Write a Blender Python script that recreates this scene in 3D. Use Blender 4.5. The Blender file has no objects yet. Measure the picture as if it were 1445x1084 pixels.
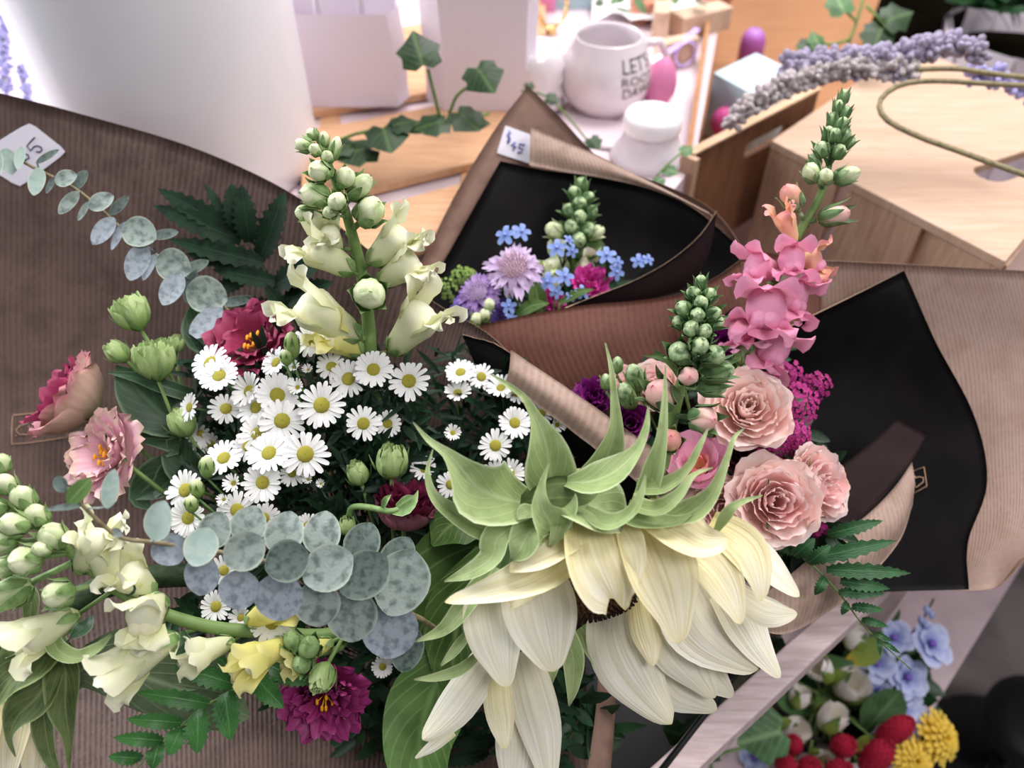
import bpy, bmesh, math, random
from mathutils import Vector, Matrix, noise
from mathutils.bvhtree import BVHTree
random.seed(7)
SC = bpy.context.scene
COL = SC.collection
PI = math.pi
# ------------------------------------------------------------------ camera, world, lights, exposure
F = 1092.0                       # focal length in pixels of a 1445 x 1084 frame
CAM = Vector((0, 0, 1.35))
cd = bpy.data.cameras.new('camera'); cam = bpy.data.objects.new('camera', cd); COL.objects.link(cam)
cam.location = CAM; cam.rotation_euler = (math.radians(45), 0, 0)
cd.sensor_width = 36; cd.lens = 36 * F / 1445; cd.clip_start = 0.02
cd.dof.use_dof = True; cd.dof.focus_distance = 0.51; cd.dof.aperture_fstop = 4.2
SC.camera = cam
wd = bpy.data.worlds.new('world'); SC.world = wd; wd.use_nodes = True
wb = wd.node_tree.nodes['Background']; wb.inputs[0].default_value = (0.93, 0.95, 1.0, 1); wb.inputs[1].default_value = 0.28
def area(name, loc, target, sx, sy, power, col):
    l = bpy.data.lights.new(name, 'AREA'); l.shape = 'RECTANGLE'; l.size = sx; l.size_y = sy; l.energy = power; l.color = col
    o = bpy.data.objects.new(name, l); COL.objects.link(o); o.location = loc
    o.rotation_euler = (Vector(target) - Vector(loc)).to_track_quat('-Z', 'Y').to_euler(); return o
area('window_light', (-2.15, 1.35, 2.2), (0.0, 0.8, 0.9), 1.9, 1.6, 104, (0.94, 0.96, 1.0))
area('ceiling_light', (0.55, 1.35, 2.7), (0.1, 0.6, 0.9), 1.5, 1.1, 60, (1.0, 0.95, 0.955))
area('front_fill_light', (0.95, -0.5, 2.9), (0.3, 0.5, 0.8), 1.0, 0.8, 27, (1.0, 0.95, 0.965))  # added fill, brightens the dim foreground and lower shelf
SC.view_settings.view_transform = 'Standard'
try: SC.view_settings.look = 'None'
except Exception: pass
SC.view_settings.exposure = 0.0; SC.view_settings.gamma = 1.0; SC.view_settings.use_curve_mapping = False
SC.cycles.max_bounces = 6; SC.cycles.transparent_max_bounces = 8; SC.cycles.use_denoising = True
# ------------------------------------------------------------------ geometry helpers
FW = Vector((0, math.sqrt(.5), -math.sqrt(.5))); UP = Vector((0, math.sqrt(.5), math.sqrt(.5))); RT = Vector((1, 0, 0))
def ray(px, py): return FW + RT * ((px - 722.5) / F) + UP * ((542 - py) / F)
def W(px, py, d): return CAM + ray(px, py) * d
def Wz(px, py, z):
    r = ray(px, py); return CAM + r * ((z - CAM.z) / r.z)
def C3(x, y, z): return RT * x + UP * y - FW * z       # x right, y up, z towards the viewer
def depth(p): return (p - CAM).dot(FW)
def PX(n, d): return n * d / F                          # n pixels at depth d, in metres
def lerp(a, b, t): return a + (b - a) * t
def cr(pts, n):
    pts = [tuple(p) for p in pts]; k = len(pts); out = []
    if k == 1: return [pts[0]] * n
    ex = [tuple(2 * a - b for a, b in zip(pts[0], pts[1]))] + pts + [tuple(2 * a - b for a, b in zip(pts[-1], pts[-2]))]
    for i in range(n):
        t = i / (n - 1) * (k - 1); s = min(int(t), k - 2); f = t - s
        a, b, c, d = ex[s:s + 4]
        out.append(tuple(0.5 * (2 * q + (r - p) * f + (2 * p - 5 * q + 4 * r - s_) * f * f + (3 * q - p - 3 * r + s_) * f ** 3) for p, q, r, s_ in zip(a, b, c, d)))
    return out
def frame(ax, hint=None):
    z = ax.normalized(); h = hint or (UP if abs(z.dot(UP)) < .9 else RT)
    x = (h - z * h.dot(z)).normalized(); y = z.cross(x); return x, y, z
class MB:
    def __init__(s): s.v = []; s.f = []; s.uv = []; s.m = []
    def grid(s, P, mat=0, closed=False, flip=False):
        R = len(P); K = len(P[0]); b = len(s.v)
        for i, row in enumerate(P):
            for j, p in enumerate(row):
                s.v.append(Vector(p)); s.uv.append((j / (K - 1 if not closed else K), i / max(1, R - 1)))
        for i in range(R - 1):
            for j in range(K if closed else K - 1):
                a = b + i * K + j; c = b + i * K + (j + 1) % K
                q = (a, c, c + K, a + K); s.f.append(q[::-1] if flip else q); s.m.append(mat)
        return s
    def cap(s, ids, mat=0): s.f.append(tuple(ids)); s.m.append(mat)
    def tube(s, path, rad, n=6, mat=0, cap=True):
        path = [Vector(p) for p in path]; k = len(path)
        if not isinstance(rad, (list, tuple)): rad = [rad] * k
        x = None; P = []
        for i, p in enumerate(path):
            t = (path[min(i + 1, k - 1)] - path[max(i - 1, 0)])
            if t.length < 1e-9: t = Vector((0, 0, 1))
            t.normalize()
            if x is None: x = frame(t)[0]
            x = (x - t * x.dot(t)).normalized(); y = t.cross(x)
            P.append([p + (x * math.cos(2 * PI * j / n) + y * math.sin(2 * PI * j / n)) * rad[i] for j in range(n)])
        b = len(s.v); s.grid(P, mat, True)
        if cap:
            s.cap([b + j for j in range(n)][::-1], mat); s.cap([b + (k - 1) * n + j for j in range(n)], mat)
        return s
    def lathe(s, c, ax, prof, n=12, mat=0, hint=None, sq=1.0, fn=None):
        x, y, z = frame(ax, hint); P = []
        for k, (h, r) in enumerate(prof):
            row = []
            for j in range(n):
                a = 2 * PI * j / n; rr = r * (fn(a, k / (len(prof) - 1)) if fn else 1)
                row.append(c + z * h + x * (math.cos(a) * rr) + y * (math.sin(a) * rr * sq))
            P.append(row)
        return s.grid(P, mat, True)
    def ball(s, c, ax, ra, rb, n=10, k=7, mat=0, egg=0.0, fn=None):
        return s.lathe(c, ax, [(-ra * math.cos(PI * i / (k - 1)), max(1e-5, rb * math.sin(PI * i / (k - 1)) * (1 - egg * math.cos(PI * i / (k - 1)) * -1))) for i in range(k)], n, mat, None, 1.0, fn)
    def blade(s, pts, nrm, n=9, m=5, cup=0.0, fold=0.0, ruf=0.0, rf=3.0, serr=0.0, mat=0, ph=0.0, nrm2=None, rag=0.0, pleat=0.0):
        """pts: (world Vector, width) control points; nrm: hint for the upper side."""
        S = cr([(p.x, p.y, p.z, w) for p, w in pts], n); P = []
        for i, q in enumerate(S):
            a = Vector(S[max(0, i - 1)][:3]); b = Vector(S[min(n - 1, i + 1)][:3]); t = (b - a)
            t = t.normalized() if t.length > 1e-9 else FW
            f = i / (n - 1); h = nrm if nrm2 is None else nrm.lerp(nrm2, f)
            sd = t.cross(h)
            sd = sd.normalized() if sd.length > 1e-6 else t.orthogonal().normalized()
            nn = sd.cross(t); w = max(q[3], 1e-5)
            if serr: w *= (1 - serr * (i % 2)) if 0 < i < n - 1 else 1
            row = []
            for j in range(m):
                u = j / (m - 1) - .5; au = abs(2 * u)
                off = w * (cup * au * au + fold * au) + w * ruf * math.sin(2 * PI * rf * f + ph + (1.7 if u > 0 else 0)) * au * au
                off += w * pleat * math.cos(4.2 * PI * u + ph) * (1 - .5 * f) if pleat else 0
                sl = rag * w * math.sin(9 * u + ph * 3) * f if rag else 0
                row.append(Vector(q[:3]) + sd * (u * w) + nn * off + t * sl)
            P.append(row)
        return s.grid(P, mat)
    def box(s, c, dx, dy, dz, mat=0):
        """dx,dy,dz: half-extent vectors"""
        b = len(s.v)
        for k in range(8):
            s.v.append(c + dx * (1 if k & 1 else -1) + dy * (1 if k & 2 else -1) + dz * (1 if k & 4 else -1)); s.uv.append((float(k & 1), float((k >> 1) & 1) * .5 + .5 * (k >> 2)))
        for q in ((0, 2, 3, 1), (4, 5, 7, 6), (0, 1, 5, 4), (2, 6, 7, 3), (0, 4, 6, 2), (1, 3, 7, 5)): s.f.append(tuple(b + i for i in q)); s.m.append(mat)
        return s
    def prism(s, poly, dz, mat=0, holes=()):
        """poly: list of world points, extruded by the vector dz; holes: loops in the same plane"""
        bm = bmesh.new(); es = []
        for lp in [poly, *holes]:
            vs = [bm.verts.new(p) for p in lp]
            es += [bm.edges.new((vs[i], vs[(i + 1) % len(vs)])) for i in range(len(vs))]
        r = bmesh.ops.triangle_fill(bm, edges=es, use_beauty=True, use_dissolve=False)
        fs = [g for g in r['geom'] if isinstance(g, bmesh.types.BMFace)]
        ex = bmesh.ops.extrude_face_region(bm, geom=fs)
        bmesh.ops.translate(bm, verts=[g for g in ex['geom'] if isinstance(g, bmesh.types.BMVert)], vec=dz)
        bmesh.ops.recalc_face_normals(bm, faces=bm.faces)
        bm.verts.index_update(); b = len(s.v); o = Vector(poly[0]); x = (Vector(poly[1]) - o).normalized(); y = dz.normalized().cross(x)
        for v in bm.verts: s.v.append(v.co.copy()); s.uv.append(((v.co - o).dot(x) * 5, (v.co - o).dot(y) * 5))
        for f in bm.faces: s.f.append(tuple(b + v.index for v in f.verts)); s.m.append(mat)
        bm.free(); return s
    def mesh(s, name, mats, o=Vector((0, 0, 0)), smooth=True):
        me = bpy.data.meshes.new(name); me.from_pydata([tuple(v - o) for v in s.v], [], s.f)
        for m in (mats if isinstance(mats, (list, tuple)) else [mats]): me.materials.append(m)
        uvl = me.uv_layers.new(name='UVMap'); idx = [0] * len(me.loops); me.loops.foreach_get('vertex_index', idx)
        uvl.data.foreach_set('uv', [c for i in idx for c in s.uv[i]])
        me.polygons.foreach_set('material_index', s.m); me.polygons.foreach_set('use_smooth', [smooth] * len(s.f)); me.update(); return me
def obj(name, mb, mats, parent=None, smooth=True, kind=None, label=None, bevel=0):
    """one mesh object; with a parent the vertices become local to the thing's base"""
    o_ = Vector((0, 0, 0))
    if parent is not None:
        r = parent
        while r is not None: o_ += r.location; r = r.parent
    else: o_ = sum(mb.v, Vector()) / len(mb.v)
    me = mb.mesh(name, mats, o_, smooth); o = bpy.data.objects.new(name, me); COL.objects.link(o)
    if parent is not None: o.parent = parent
    else: o.location = o_
    if kind: o['kind'] = kind
    if label: o['label'] = label
    if bevel:
        b = o.modifiers.new('bevel', 'BEVEL'); b.width = bevel; b.segments = 2; b.limit_method = 'ANGLE'
    return o
def tag(o, label, cat, group=None, kind=None):
    if label: o['label'] = label
    if cat: o['category'] = cat
    if group: o['group'] = group
    if kind: o['kind'] = kind
    return o
def thing(name, label, cat, loc, group=None):
    o = bpy.data.objects.new(name, None); COL.objects.link(o); o.location = loc; o.empty_display_size = .01
    return tag(o, label, cat, group)
# ------------------------------------------------------------------ materials
def lin(h):
    h = h.lstrip('#'); c = [int(h[i:i + 2], 16) / 255 for i in (0, 2, 4)]
    return tuple(x / 12.92 if x <= .04045 else ((x + .055) / 1.055) ** 2.4 for x in c) + (1,)
def M(name, stops, rough=.55, noi=None, noi_col=None, noi_lo=.45, noi_hi=.65, vein=0.0, vfreq=9, vcol=None, trans=0.0, bump=0.0, bscale=600, spec=.3, mid=None, metal=0, coat=0, rib=0, ribamt=.25, edge=None, emit=None):
    """stops: one colour, or [(pos, colour)...] along the length (V) of the piece"""
    m = bpy.data.materials.new(name); m.use_nodes = True; nt = m.node_tree; N = nt.nodes; Lk = nt.links.new
    bs = N['Principled BSDF']; bs.inputs['Roughness'].default_value = rough; bs.inputs['Specular IOR Level'].default_value = spec; bs.inputs['Metallic'].default_value = metal
    if coat: bs.inputs['Coat Weight'].default_value = coat; bs.inputs['Coat Roughness'].default_value = .05
    uv = N.new('ShaderNodeUVMap'); sp = N.new('ShaderNodeSeparateXYZ'); Lk(uv.outputs[0], sp.inputs[0])
    tc = N.new('ShaderNodeTexCoord')
    if isinstance(stops, str):
        rgb = N.new('ShaderNodeRGB'); rgb.outputs[0].default_value = lin(stops); c = rgb.outputs[0]
    else:
        r = N.new('ShaderNodeValToRGB'); Lk(sp.outputs[1], r.inputs[0]); e = r.color_ramp.elements
        while len(e) < len(stops): e.new(.5)
        for k, (p, h) in enumerate(stops): e[k].position = p; e[k].color = lin(h)
        c = r.outputs[0]
    def mix(fac, a, b, blend='MIX'):
        x = N.new('ShaderNodeMix'); x.data_type = 'RGBA'; x.blend_type = blend
        if isinstance(fac, float): x.inputs[0].default_value = fac
        else: Lk(fac, x.inputs[0])
        Lk(a, x.inputs[6])
        if isinstance(b, tuple): x.inputs[7].default_value = b
        else: Lk(b, x.inputs[7])
        return x.outputs[2]
    def math_(op, a, b=None, clamp=False):
        x = N.new('ShaderNodeMath'); x.operation = op; x.use_clamp = clamp
        for k, q in enumerate((a, b)):
            if q is None: continue
            if isinstance(q, (int, float)): x.inputs[k].default_value = q
            else: Lk(q, x.inputs[k])
        return x.outputs[0]
    h = None
    if noi:
        nz = N.new('ShaderNodeTexNoise'); nz.inputs['Scale'].default_value = noi; nz.inputs['Detail'].default_value = 4; Lk(tc.outputs['Object'], nz.inputs[0])
        rr = N.new('ShaderNodeMapRange'); Lk(nz.outputs[0], rr.inputs[0]); rr.inputs[1].default_value = noi_lo; rr.inputs[2].default_value = noi_hi
        c = mix(rr.outputs[0], c, lin(noi_col))
    if vein:
        n2 = N.new('ShaderNodeTexNoise'); n2.inputs['Scale'].default_value = 1; n2.inputs['Detail'].default_value = 3; mp2 = N.new('ShaderNodeMapping'); mp2.inputs['Scale'].default_value = (vfreq * 2.2, 1.1, 1); Lk(uv.outputs[0], mp2.inputs[0])
        oi = N.new('ShaderNodeObjectInfo'); cx = N.new('ShaderNodeCombineXYZ'); Lk(math_('MULTIPLY', oi.outputs['Random'], 37.0), cx.inputs[2]); va = N.new('ShaderNodeVectorMath'); Lk(mp2.outputs[0], va.inputs[0]); Lk(cx.outputs[0], va.inputs[1]); Lk(va.outputs[0], n2.inputs[0])
        rv = N.new('ShaderNodeMapRange'); Lk(n2.outputs[0], rv.inputs[0]); rv.inputs[1].default_value = .38; rv.inputs[2].default_value = .66
        f = math_('MULTIPLY', rv.outputs[0], min(1.0, 2.4 * vein), True)
        c = mix(f, c, lin(vcol)); h = f
    if mid:       # midrib line
        a = math_('ABSOLUTE', math_('SUBTRACT', sp.outputs[0], .5)); f = math_('SUBTRACT', 1.0, math_('MULTIPLY', a, 16), True)
        a2 = math_('ADD', math_('MULTIPLY', a, 5), sp.outputs[1]); s2 = math_('POWER', math_('ABSOLUTE', math_('SINE', math_('MULTIPLY', math_('SUBTRACT', sp.outputs[1], math_('MULTIPLY', a, .9)), 22))), 30)
        f = math_('MAXIMUM', f, math_('MULTIPLY', s2, .5)); c = mix(math_('MULTIPLY', f, .75), c, lin(mid)); h = f
    if edge:
        a = math_('ABSOLUTE', math_('SUBTRACT', sp.outputs[0], .5)); f = math_('MULTIPLY', math_('SUBTRACT', a, .42), 14, True); c = mix(f, c, lin(edge))
    if rib:
        s = math_('SINE', math_('MULTIPLY', sp.outputs[0], rib * 2 * PI)); n2 = N.new('ShaderNodeTexNoise'); n2.inputs['Scale'].default_value = 300; n2.inputs['Detail'].default_value = 3
        mp = N.new('ShaderNodeMapping'); mp.inputs['Scale'].default_value = (1, 1, .25); Lk(tc.outputs['Object'], mp.inputs[0]); Lk(mp.outputs[0], n2.inputs[0])
        f = math_('MULTIPLY', math_('ADD', math_('MULTIPLY', s, .5), .5), math_('MULTIPLY', math_('POWER', n2.outputs[0], 1.6), 2.4), True)
        c = mix(math_('MULTIPLY', f, ribamt), c, (c_dark(stops)), 'MIX'); h = f
    Lk(c, bs.inputs['Base Color'])
    if emit: Lk(c, bs.inputs['Emission Color']); bs.inputs['Emission Strength'].default_value = emit
    if bump:
        nz = N.new('ShaderNodeTexNoise'); nz.inputs['Scale'].default_value = bscale; nz.inputs['Detail'].default_value = 3; Lk(tc.outputs['Object'], nz.inputs[0])
        hh = nz.outputs[0] if h is None else math_('ADD', math_('MULTIPLY', nz.outputs[0], .4), h)
        b = N.new('ShaderNodeBump'); b.inputs['Strength'].default_value = bump; b.inputs['Distance'].default_value = .0006; Lk(hh, b.inputs['Height']); Lk(b.outputs[0], bs.inputs['Normal'])
    if trans:
        tr = N.new('ShaderNodeBsdfTranslucent'); Lk(c, tr.inputs[0]); mx = N.new('ShaderNodeMixShader'); mx.inputs[0].default_value = trans
        Lk(bs.outputs[0], mx.inputs[1]); Lk(tr.outputs[0], mx.inputs[2]); Lk(mx.outputs[0], N['Material Output'].inputs[0])
    return m
def c_dark(h):
    q = lin(h if isinstance(h, str) else h[0][1]); return (q[0] * .35, q[1] * .32, q[2] * .30, 1)
def WOOD(name, a, b, scale=6, rough=.5):
    m = bpy.data.materials.new(name); m.use_nodes = True; nt = m.node_tree; N = nt.nodes; Lk = nt.links.new; bs = N['Principled BSDF']
    bs.inputs['Roughness'].default_value = rough; bs.inputs['Specular IOR Level'].default_value = .3
    tc = N.new('ShaderNodeTexCoord'); mp = N.new('ShaderNodeMapping'); mp.inputs['Scale'].default_value = (3, 30, 3); mp.inputs['Rotation'].default_value = (0, 0, -.2); Lk(tc.outputs['Object'], mp.inputs[0])
    nz = N.new('ShaderNodeTexNoise'); nz.inputs['Scale'].default_value = scale; nz.inputs['Detail'].default_value = 6; nz.inputs['Distortion'].default_value = .6; Lk(mp.outputs[0], nz.inputs[0])
    r = N.new('ShaderNodeValToRGB'); Lk(nz.outputs[0], r.inputs[0]); r.color_ramp.elements[0].position = .35; r.color_ramp.elements[0].color = lin(a); r.color_ramp.elements[1].position = .7; r.color_ramp.elements[1].color = lin(b)
    Lk(r.outputs[0], bs.inputs[0]); return m
# ------------------------------------------------------------------ the materials
MAT = dict(
 kraft_ribs_shade=M('kraft_ribs_shade', '#69544d', rough=.62, rib=125, ribamt=.42, noi=40, noi_col='#5a4740', bump=.7),  # kraft darkened in its colour for the shade on the left wrap
 kraft_red_shade=M('kraft_red_shade', '#754c41', rough=.62, rib=70, ribamt=.30, noi=30, noi_col='#6b4539', bump=.4),  # reddish kraft with the front sheet's shadow put into the colour
 kraft_lit=M('kraft_lit', '#b59c90', rough=.6, rib=85, ribamt=.30, noi=30, noi_col='#a88d80', bump=.4),  # kraft lightened in its colour as if lit from above
 kraft_band_lit=M('kraft_band_lit', '#ad9486', rough=.6, rib=40, ribamt=.28, noi=50, noi_col='#9c8374', bump=.4),  # kraft of folds and rims, lit tone put into the colour
 kraft_plain=M('kraft_plain', '#8d7062', rough=.62, noi=60, noi_col='#7e6256', bump=.2),
 kraft_edge=M('kraft_edge', '#c9a98c', rough=.7),
 black_paper=M('black_paper', '#0a0809', rough=.6, noi=25, noi_col='#120f10', bump=.15, bscale=90, spec=.14),
 maroon_paper=M('maroon_paper', '#201315', rough=.7, noi=30, noi_col='#2a1a19', bump=.1, spec=.15),
 sticker=M('sticker', '#e6e3ee', rough=.4), ink=M('ink', '#23204a', rough=.5), ink_pale=M('ink_pale', '#7a78b4', rough=.5), gold_print=M('gold_print', '#c7a083', rough=.5),
 petal_cream=M('petal_cream', [(0, '#e9dc8f'), (.25, '#f3ecbf'), (.7, '#f8f4de'), (.95, '#f5eec2'), (1, '#e6d27c')], rough=.5, vein=.34, vfreq=11, vcol='#ddd09a', trans=.22, bump=.5, bscale=120),
 petal_white=M('petal_white', [(0, '#eee7c0'), (.5, '#f6f4e8'), (.95, '#f3eed0'), (1, '#e6d696')], rough=.5, vein=.30, vfreq=10, vcol='#d8d2b4', trans=.22, bump=.5, bscale=120),
 bract=M('bract', [(0, '#86995c'), (.35, '#98ab72'), (.85, '#a8b983'), (.96, '#8f9a72'), (1, '#5e4e50')], rough=.7, noi=90, noi_col='#869b62', mid='#b0bf8c', trans=.15, bump=.5, bscale=900, edge='#c3d0a2'),
 bract_dark=M('bract_dark', [(0, '#4f5e30'), (.6, '#5f7142'), (1, '#7b8a58')], rough=.65, noi=90, noi_col='#485a30', mid='#84935e', trans=.12, bump=.5, bscale=900, edge='#8a9a66'),
 leaf=M('leaf', [(0, '#3e5a26'), (1, '#4d6b31')], rough=.5, noi=60, noi_col='#35501f', mid='#7d9657', trans=.12, bump=.5, bscale=400),
 leaf_lime=M('leaf_lime', [(0, '#4f7034'), (1, '#628545')], rough=.5, noi=60, noi_col='#486730', mid='#86a562', trans=.15, bump=.4, bscale=400),
 leaf_grey=M('leaf_grey', [(0, '#46563a'), (1, '#5a6a4a')], rough=.7, noi=60, noi_col='#3f4f34', mid='#748262', trans=.1, bump=.5, bscale=700),
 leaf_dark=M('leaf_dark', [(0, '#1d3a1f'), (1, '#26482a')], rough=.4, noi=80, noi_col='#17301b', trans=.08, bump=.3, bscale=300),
 lis_leaf=M('lis_leaf', [(0, '#2f4a2f'), (1, '#3c5a3d')], rough=.42, noi=40, noi_col='#2a452c', mid='#567357', trans=.08, edge='#6d8a66'),
 fern=M('fern', [(0, '#1f4524'), (1, '#2f6033')], rough=.38, noi=80, noi_col='#1c3d20', mid='#4b7c4c', trans=.1, bump=.3),
 fern_dark=M('fern_dark', [(0, '#0c2012'), (1, '#14301c')], rough=.6, spec=.12, noi=80, noi_col='#0a1a10', mid='#1d3a26', trans=.03, bump=.3),
 fern_bright=M('fern_bright', [(0, '#2c5c2a'), (1, '#437c3b')], rough=.4, noi=80, noi_col='#2b5728', mid='#5d9150', trans=.12, bump=.3),
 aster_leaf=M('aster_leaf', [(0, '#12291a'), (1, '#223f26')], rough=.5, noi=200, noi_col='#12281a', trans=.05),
 stem=M('stem', '#6f8a4e', rough=.5, noi=80, noi_col='#5f7a42'), stem_dark=M('stem_dark', '#34462a', rough=.7, noi=200, noi_col='#26351f', bump=.5),
 stem_brown=M('stem_brown', '#8d8262', rough=.6, noi=200, noi_col='#736a4e'),
 aster_petal=M('aster_petal', [(0, '#dfe0d0'), (.3, '#f2f2f0'), (1, '#f7f6f6')], rough=.55, trans=.2), aster_disc=M('aster_disc', '#cfc44a', rough=.7, noi=900, noi_col='#8c8a30', bump=1, bscale=1500), calyx=M('calyx', '#4a6a3a', rough=.6, noi=300, noi_col='#5f8048'),
 aster_bud=M('aster_bud', [(0, '#55733c'), (.6, '#7d9655'), (1, '#d8dcae')], rough=.6),
 snap_cream=M('snap_cream', [(0, '#d3dba0'), (.35, '#eceec6'), (1, '#f6f5e2')], rough=.5, noi=60, noi_col='#e4e8b8', noi_lo=.5, noi_hi=.8, trans=.2), snap_lip=M('snap_lip', [(0, '#efeaba'), (1, '#f4f0cf')], rough=.5, trans=.15),
 snap_yellow=M('snap_yellow', [(0, '#d9d872'), (.4, '#eee78c'), (1, '#f6f1b8')], rough=.5, trans=.2),
 snap_bud=M('snap_bud', [(0, '#93ac6d'), (.45, '#c3d29e'), (.8, '#e6eac6'), (1, '#d4dfae')], rough=.5, noi=150, noi_col='#bccd98', trans=.1),
 snap_calyx=M('snap_calyx', [(0, '#6d8c50'), (1, '#90ab70')], rough=.55, noi=150, noi_col='#5f7f47', edge='#a9bf8a'),
 green_bud=M('green_bud', [(0, '#5f7f54'), (.5, '#86a472'), (1, '#c3d2a6')], rough=.5, noi=200, noi_col='#4d6d44', edge='#8fa878'),
 snap_pink=M('snap_pink', [(0, '#f5c6c8'), (.5, '#f2a4c4'), (1, '#f6b0cf')], rough=.5, trans=.25), snap_blush=M('snap_blush', [(0, '#cfd0a2'), (.5, '#efd3c0'), (1, '#efaeb0')], rough=.5, trans=.2), snap_peach=M('snap_peach', [(0, '#f0dca6'), (.6, '#f0b79c'), (1, '#ee9ca0')], rough=.5, trans=.2),
 lis_rose=M('lis_rose', [(0, '#c07a5a'), (.3, '#a84060'), (.8, '#9c3258'), (1, '#b04a6e')], rough=.5, vein=.2, vfreq=7, vcol='#7e2445', trans=.2),
 lis_dusty=M('lis_dusty', [(0, '#9a9d78'), (.4, '#c4aa94'), (.85, '#cfa89c'), (1, '#dc8ca0')], rough=.5, vein=.15, vfreq=7, vcol='#a47a68', trans=.15),
 lis_pink=M('lis_pink', [(0, '#e2c8a6'), (.3, '#f0cace'), (.8, '#ecbccb'), (1, '#dcc0a8')], rough=.5, vein=.15, vfreq=6, vcol='#cf8fa4', trans=.2),
 lis_wine=M('lis_wine', [(0, '#5a1c30'), (.6, '#6a1a38'), (1, '#7c2346')], rough=.5, vein=.2, vcol='#451024', trans=.15), lis_wineout=M('lis_wineout', [(0, '#7f8460'), (.3, '#96606a'), (.8, '#a4687c'), (1, '#7a3048')], rough=.5, vein=.15, vcol='#7d4a56', trans=.15),
 lis_magenta=M('lis_magenta', [(0, '#6a1a3a'), (.5, '#8a2358'), (1, '#a63a7c')], rough=.5, vein=.2, vcol='#5c1436', trans=.2),
 lis_purple=M('lis_purple', [(0, '#50104a'), (1, '#86207a')], rough=.5, trans=.2), lis_green=M('lis_green', [(0, '#7fa055'), (.5, '#a4bf78'), (1, '#c9dba0')], rough=.5, noi=80, noi_col='#93b068', vein=.15, vcol='#86a45c', trans=.15),
 stamen=M('stamen', '#e8a020', rough=.6),
 euc=M('euc', [(0, '#83928a'), (1, '#9aa6a0')], rough=.7, noi=170, noi_col='#616f69', bump=.5, edge='#a9b4a6'), euc_pale=M('euc_pale', [(0, '#9db3a8'), (1, '#b3c5bd')], rough=.7, noi=120, noi_col='#93aca2', bump=.2, edge='#c3c9b4'),
 euc_dark=M('euc_dark', [(0, '#4d5c56'), (1, '#67766f')], rough=.7, noi=260, noi_col='#3d4a46', bump=.3, edge='#7e8c80'), euc_lilac=M('euc_lilac', [(0, '#8f9aa0'), (1, '#a8b0ba')], rough=.7, noi=220, noi_col='#77838a', bump=.3),
 rose=M('rose', [(0, '#f7b4b2'), (.45, '#fbd3d0'), (1, '#fde6e2')], rough=.5, noi=60, noi_col='#f9c8c5', trans=.38), rose_warm=M('rose_warm', [(0, '#f8bcb0'), (.45, '#fcd9d0'), (1, '#fdeae4')], rough=.5, noi=60, noi_col='#fad0c8', trans=.38),
 tulip_pink=M('tulip_pink', [(0, '#f4d6c6'), (.4, '#f5ccd8'), (1, '#f2b4d0')], rough=.5, vein=.35, vfreq=6, vcol='#eaa0c2', trans=.25),
 statice=M('statice', '#bb3a86', rough=.7, noi=700, noi_col='#8a2462', bump=1), statice_dark=M('statice_dark', '#97216c', rough=.7, noi=700, noi_col='#d06a58', noi_lo=.6, noi_hi=.7, bump=1),
 dusky=M('dusky', [(0, '#4b2434'), (1, '#6b3a4c')], rough=.6),
 scab=M('scab', [(0, '#b79ac0'), (1, '#d3bede')], rough=.6, trans=.2), scab_violet=M('scab_violet', [(0, '#8a68a8'), (1, '#a98ac4')], rough=.6, trans=.2), scab_core=M('scab_core', '#d0b3ba', rough=.7, noi=600, noi_col='#a88aa4', bump=1),
 blue=M('blue', [(0, '#7088cc'), (1, '#9db4e8')], rough=.55, trans=.2), violet=M('violet', [(0, '#54409a'), (1, '#7d62bc')], rough=.6), hot_pink=M('hot_pink', [(0, '#b0207e'), (1, '#dc4aa8')], rough=.55, trans=.2),
 moss=M('moss', '#7f9a4c', rough=.8, noi=500, noi_col='#627d38', bump=1),
 lav=M('lav', '#a89fb9', rough=.9, noi=300, noi_col='#8f8a94', spec=.1), lav_grey=M('lav_grey', '#bdb2b6', rough=.9, noi=300, noi_col='#a59f96', spec=.1), lav_bud=M('lav_bud', '#aaa6d4', rough=.8),
 ivy=M('ivy', [(0, '#24401f'), (1, '#1c361b')], rough=.42, noi=70, noi_col='#162c17', mid='#4d6a34', bump=.3), ivy_pale=M('ivy_pale', [(0, '#557a52'), (1, '#44693f')], rough=.5, noi=60, noi_col='#36562f', mid='#8aa872', bump=.3),
 wood_pale=WOOD('wood_pale', '#bf9f86', '#cdb09a'), wood_orange=WOOD('wood_orange', '#a5744f', '#b3825c', 3), wood_tan=WOOD('wood_tan', '#c39570', '#d3aa86'), wood_side=WOOD('wood_side', '#b5927a', '#d0ae92'), wood_shade=WOOD('wood_shade', '#6e4a34', '#8a6044', 4), wood_wash=WOOD('wood_wash', '#c3adad', '#ddcaca', 8), wood_rim=WOOD('wood_rim', '#cba888', '#e0bf9e'),
 hole=M('hole', '#100c0b', rough=.9), iron=M('iron', '#15110f', rough=.6),
 white_table=M('white_table', '#dccbd1', rough=.35, spec=.5), white_glaze=M('white_glaze', '#e2d9dd', rough=.12, spec=.6, coat=.6), white_matte=M('white_matte', '#e0d8de', rough=.5), white_vase=M('white_vase', '#f0f0f6', rough=.3, spec=.5, coat=.15), bag=M('bag', '#ddd3dc', rough=.6, bump=.15, bscale=20), lid=M('lid', '#f6f4f6', rough=.3),
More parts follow.
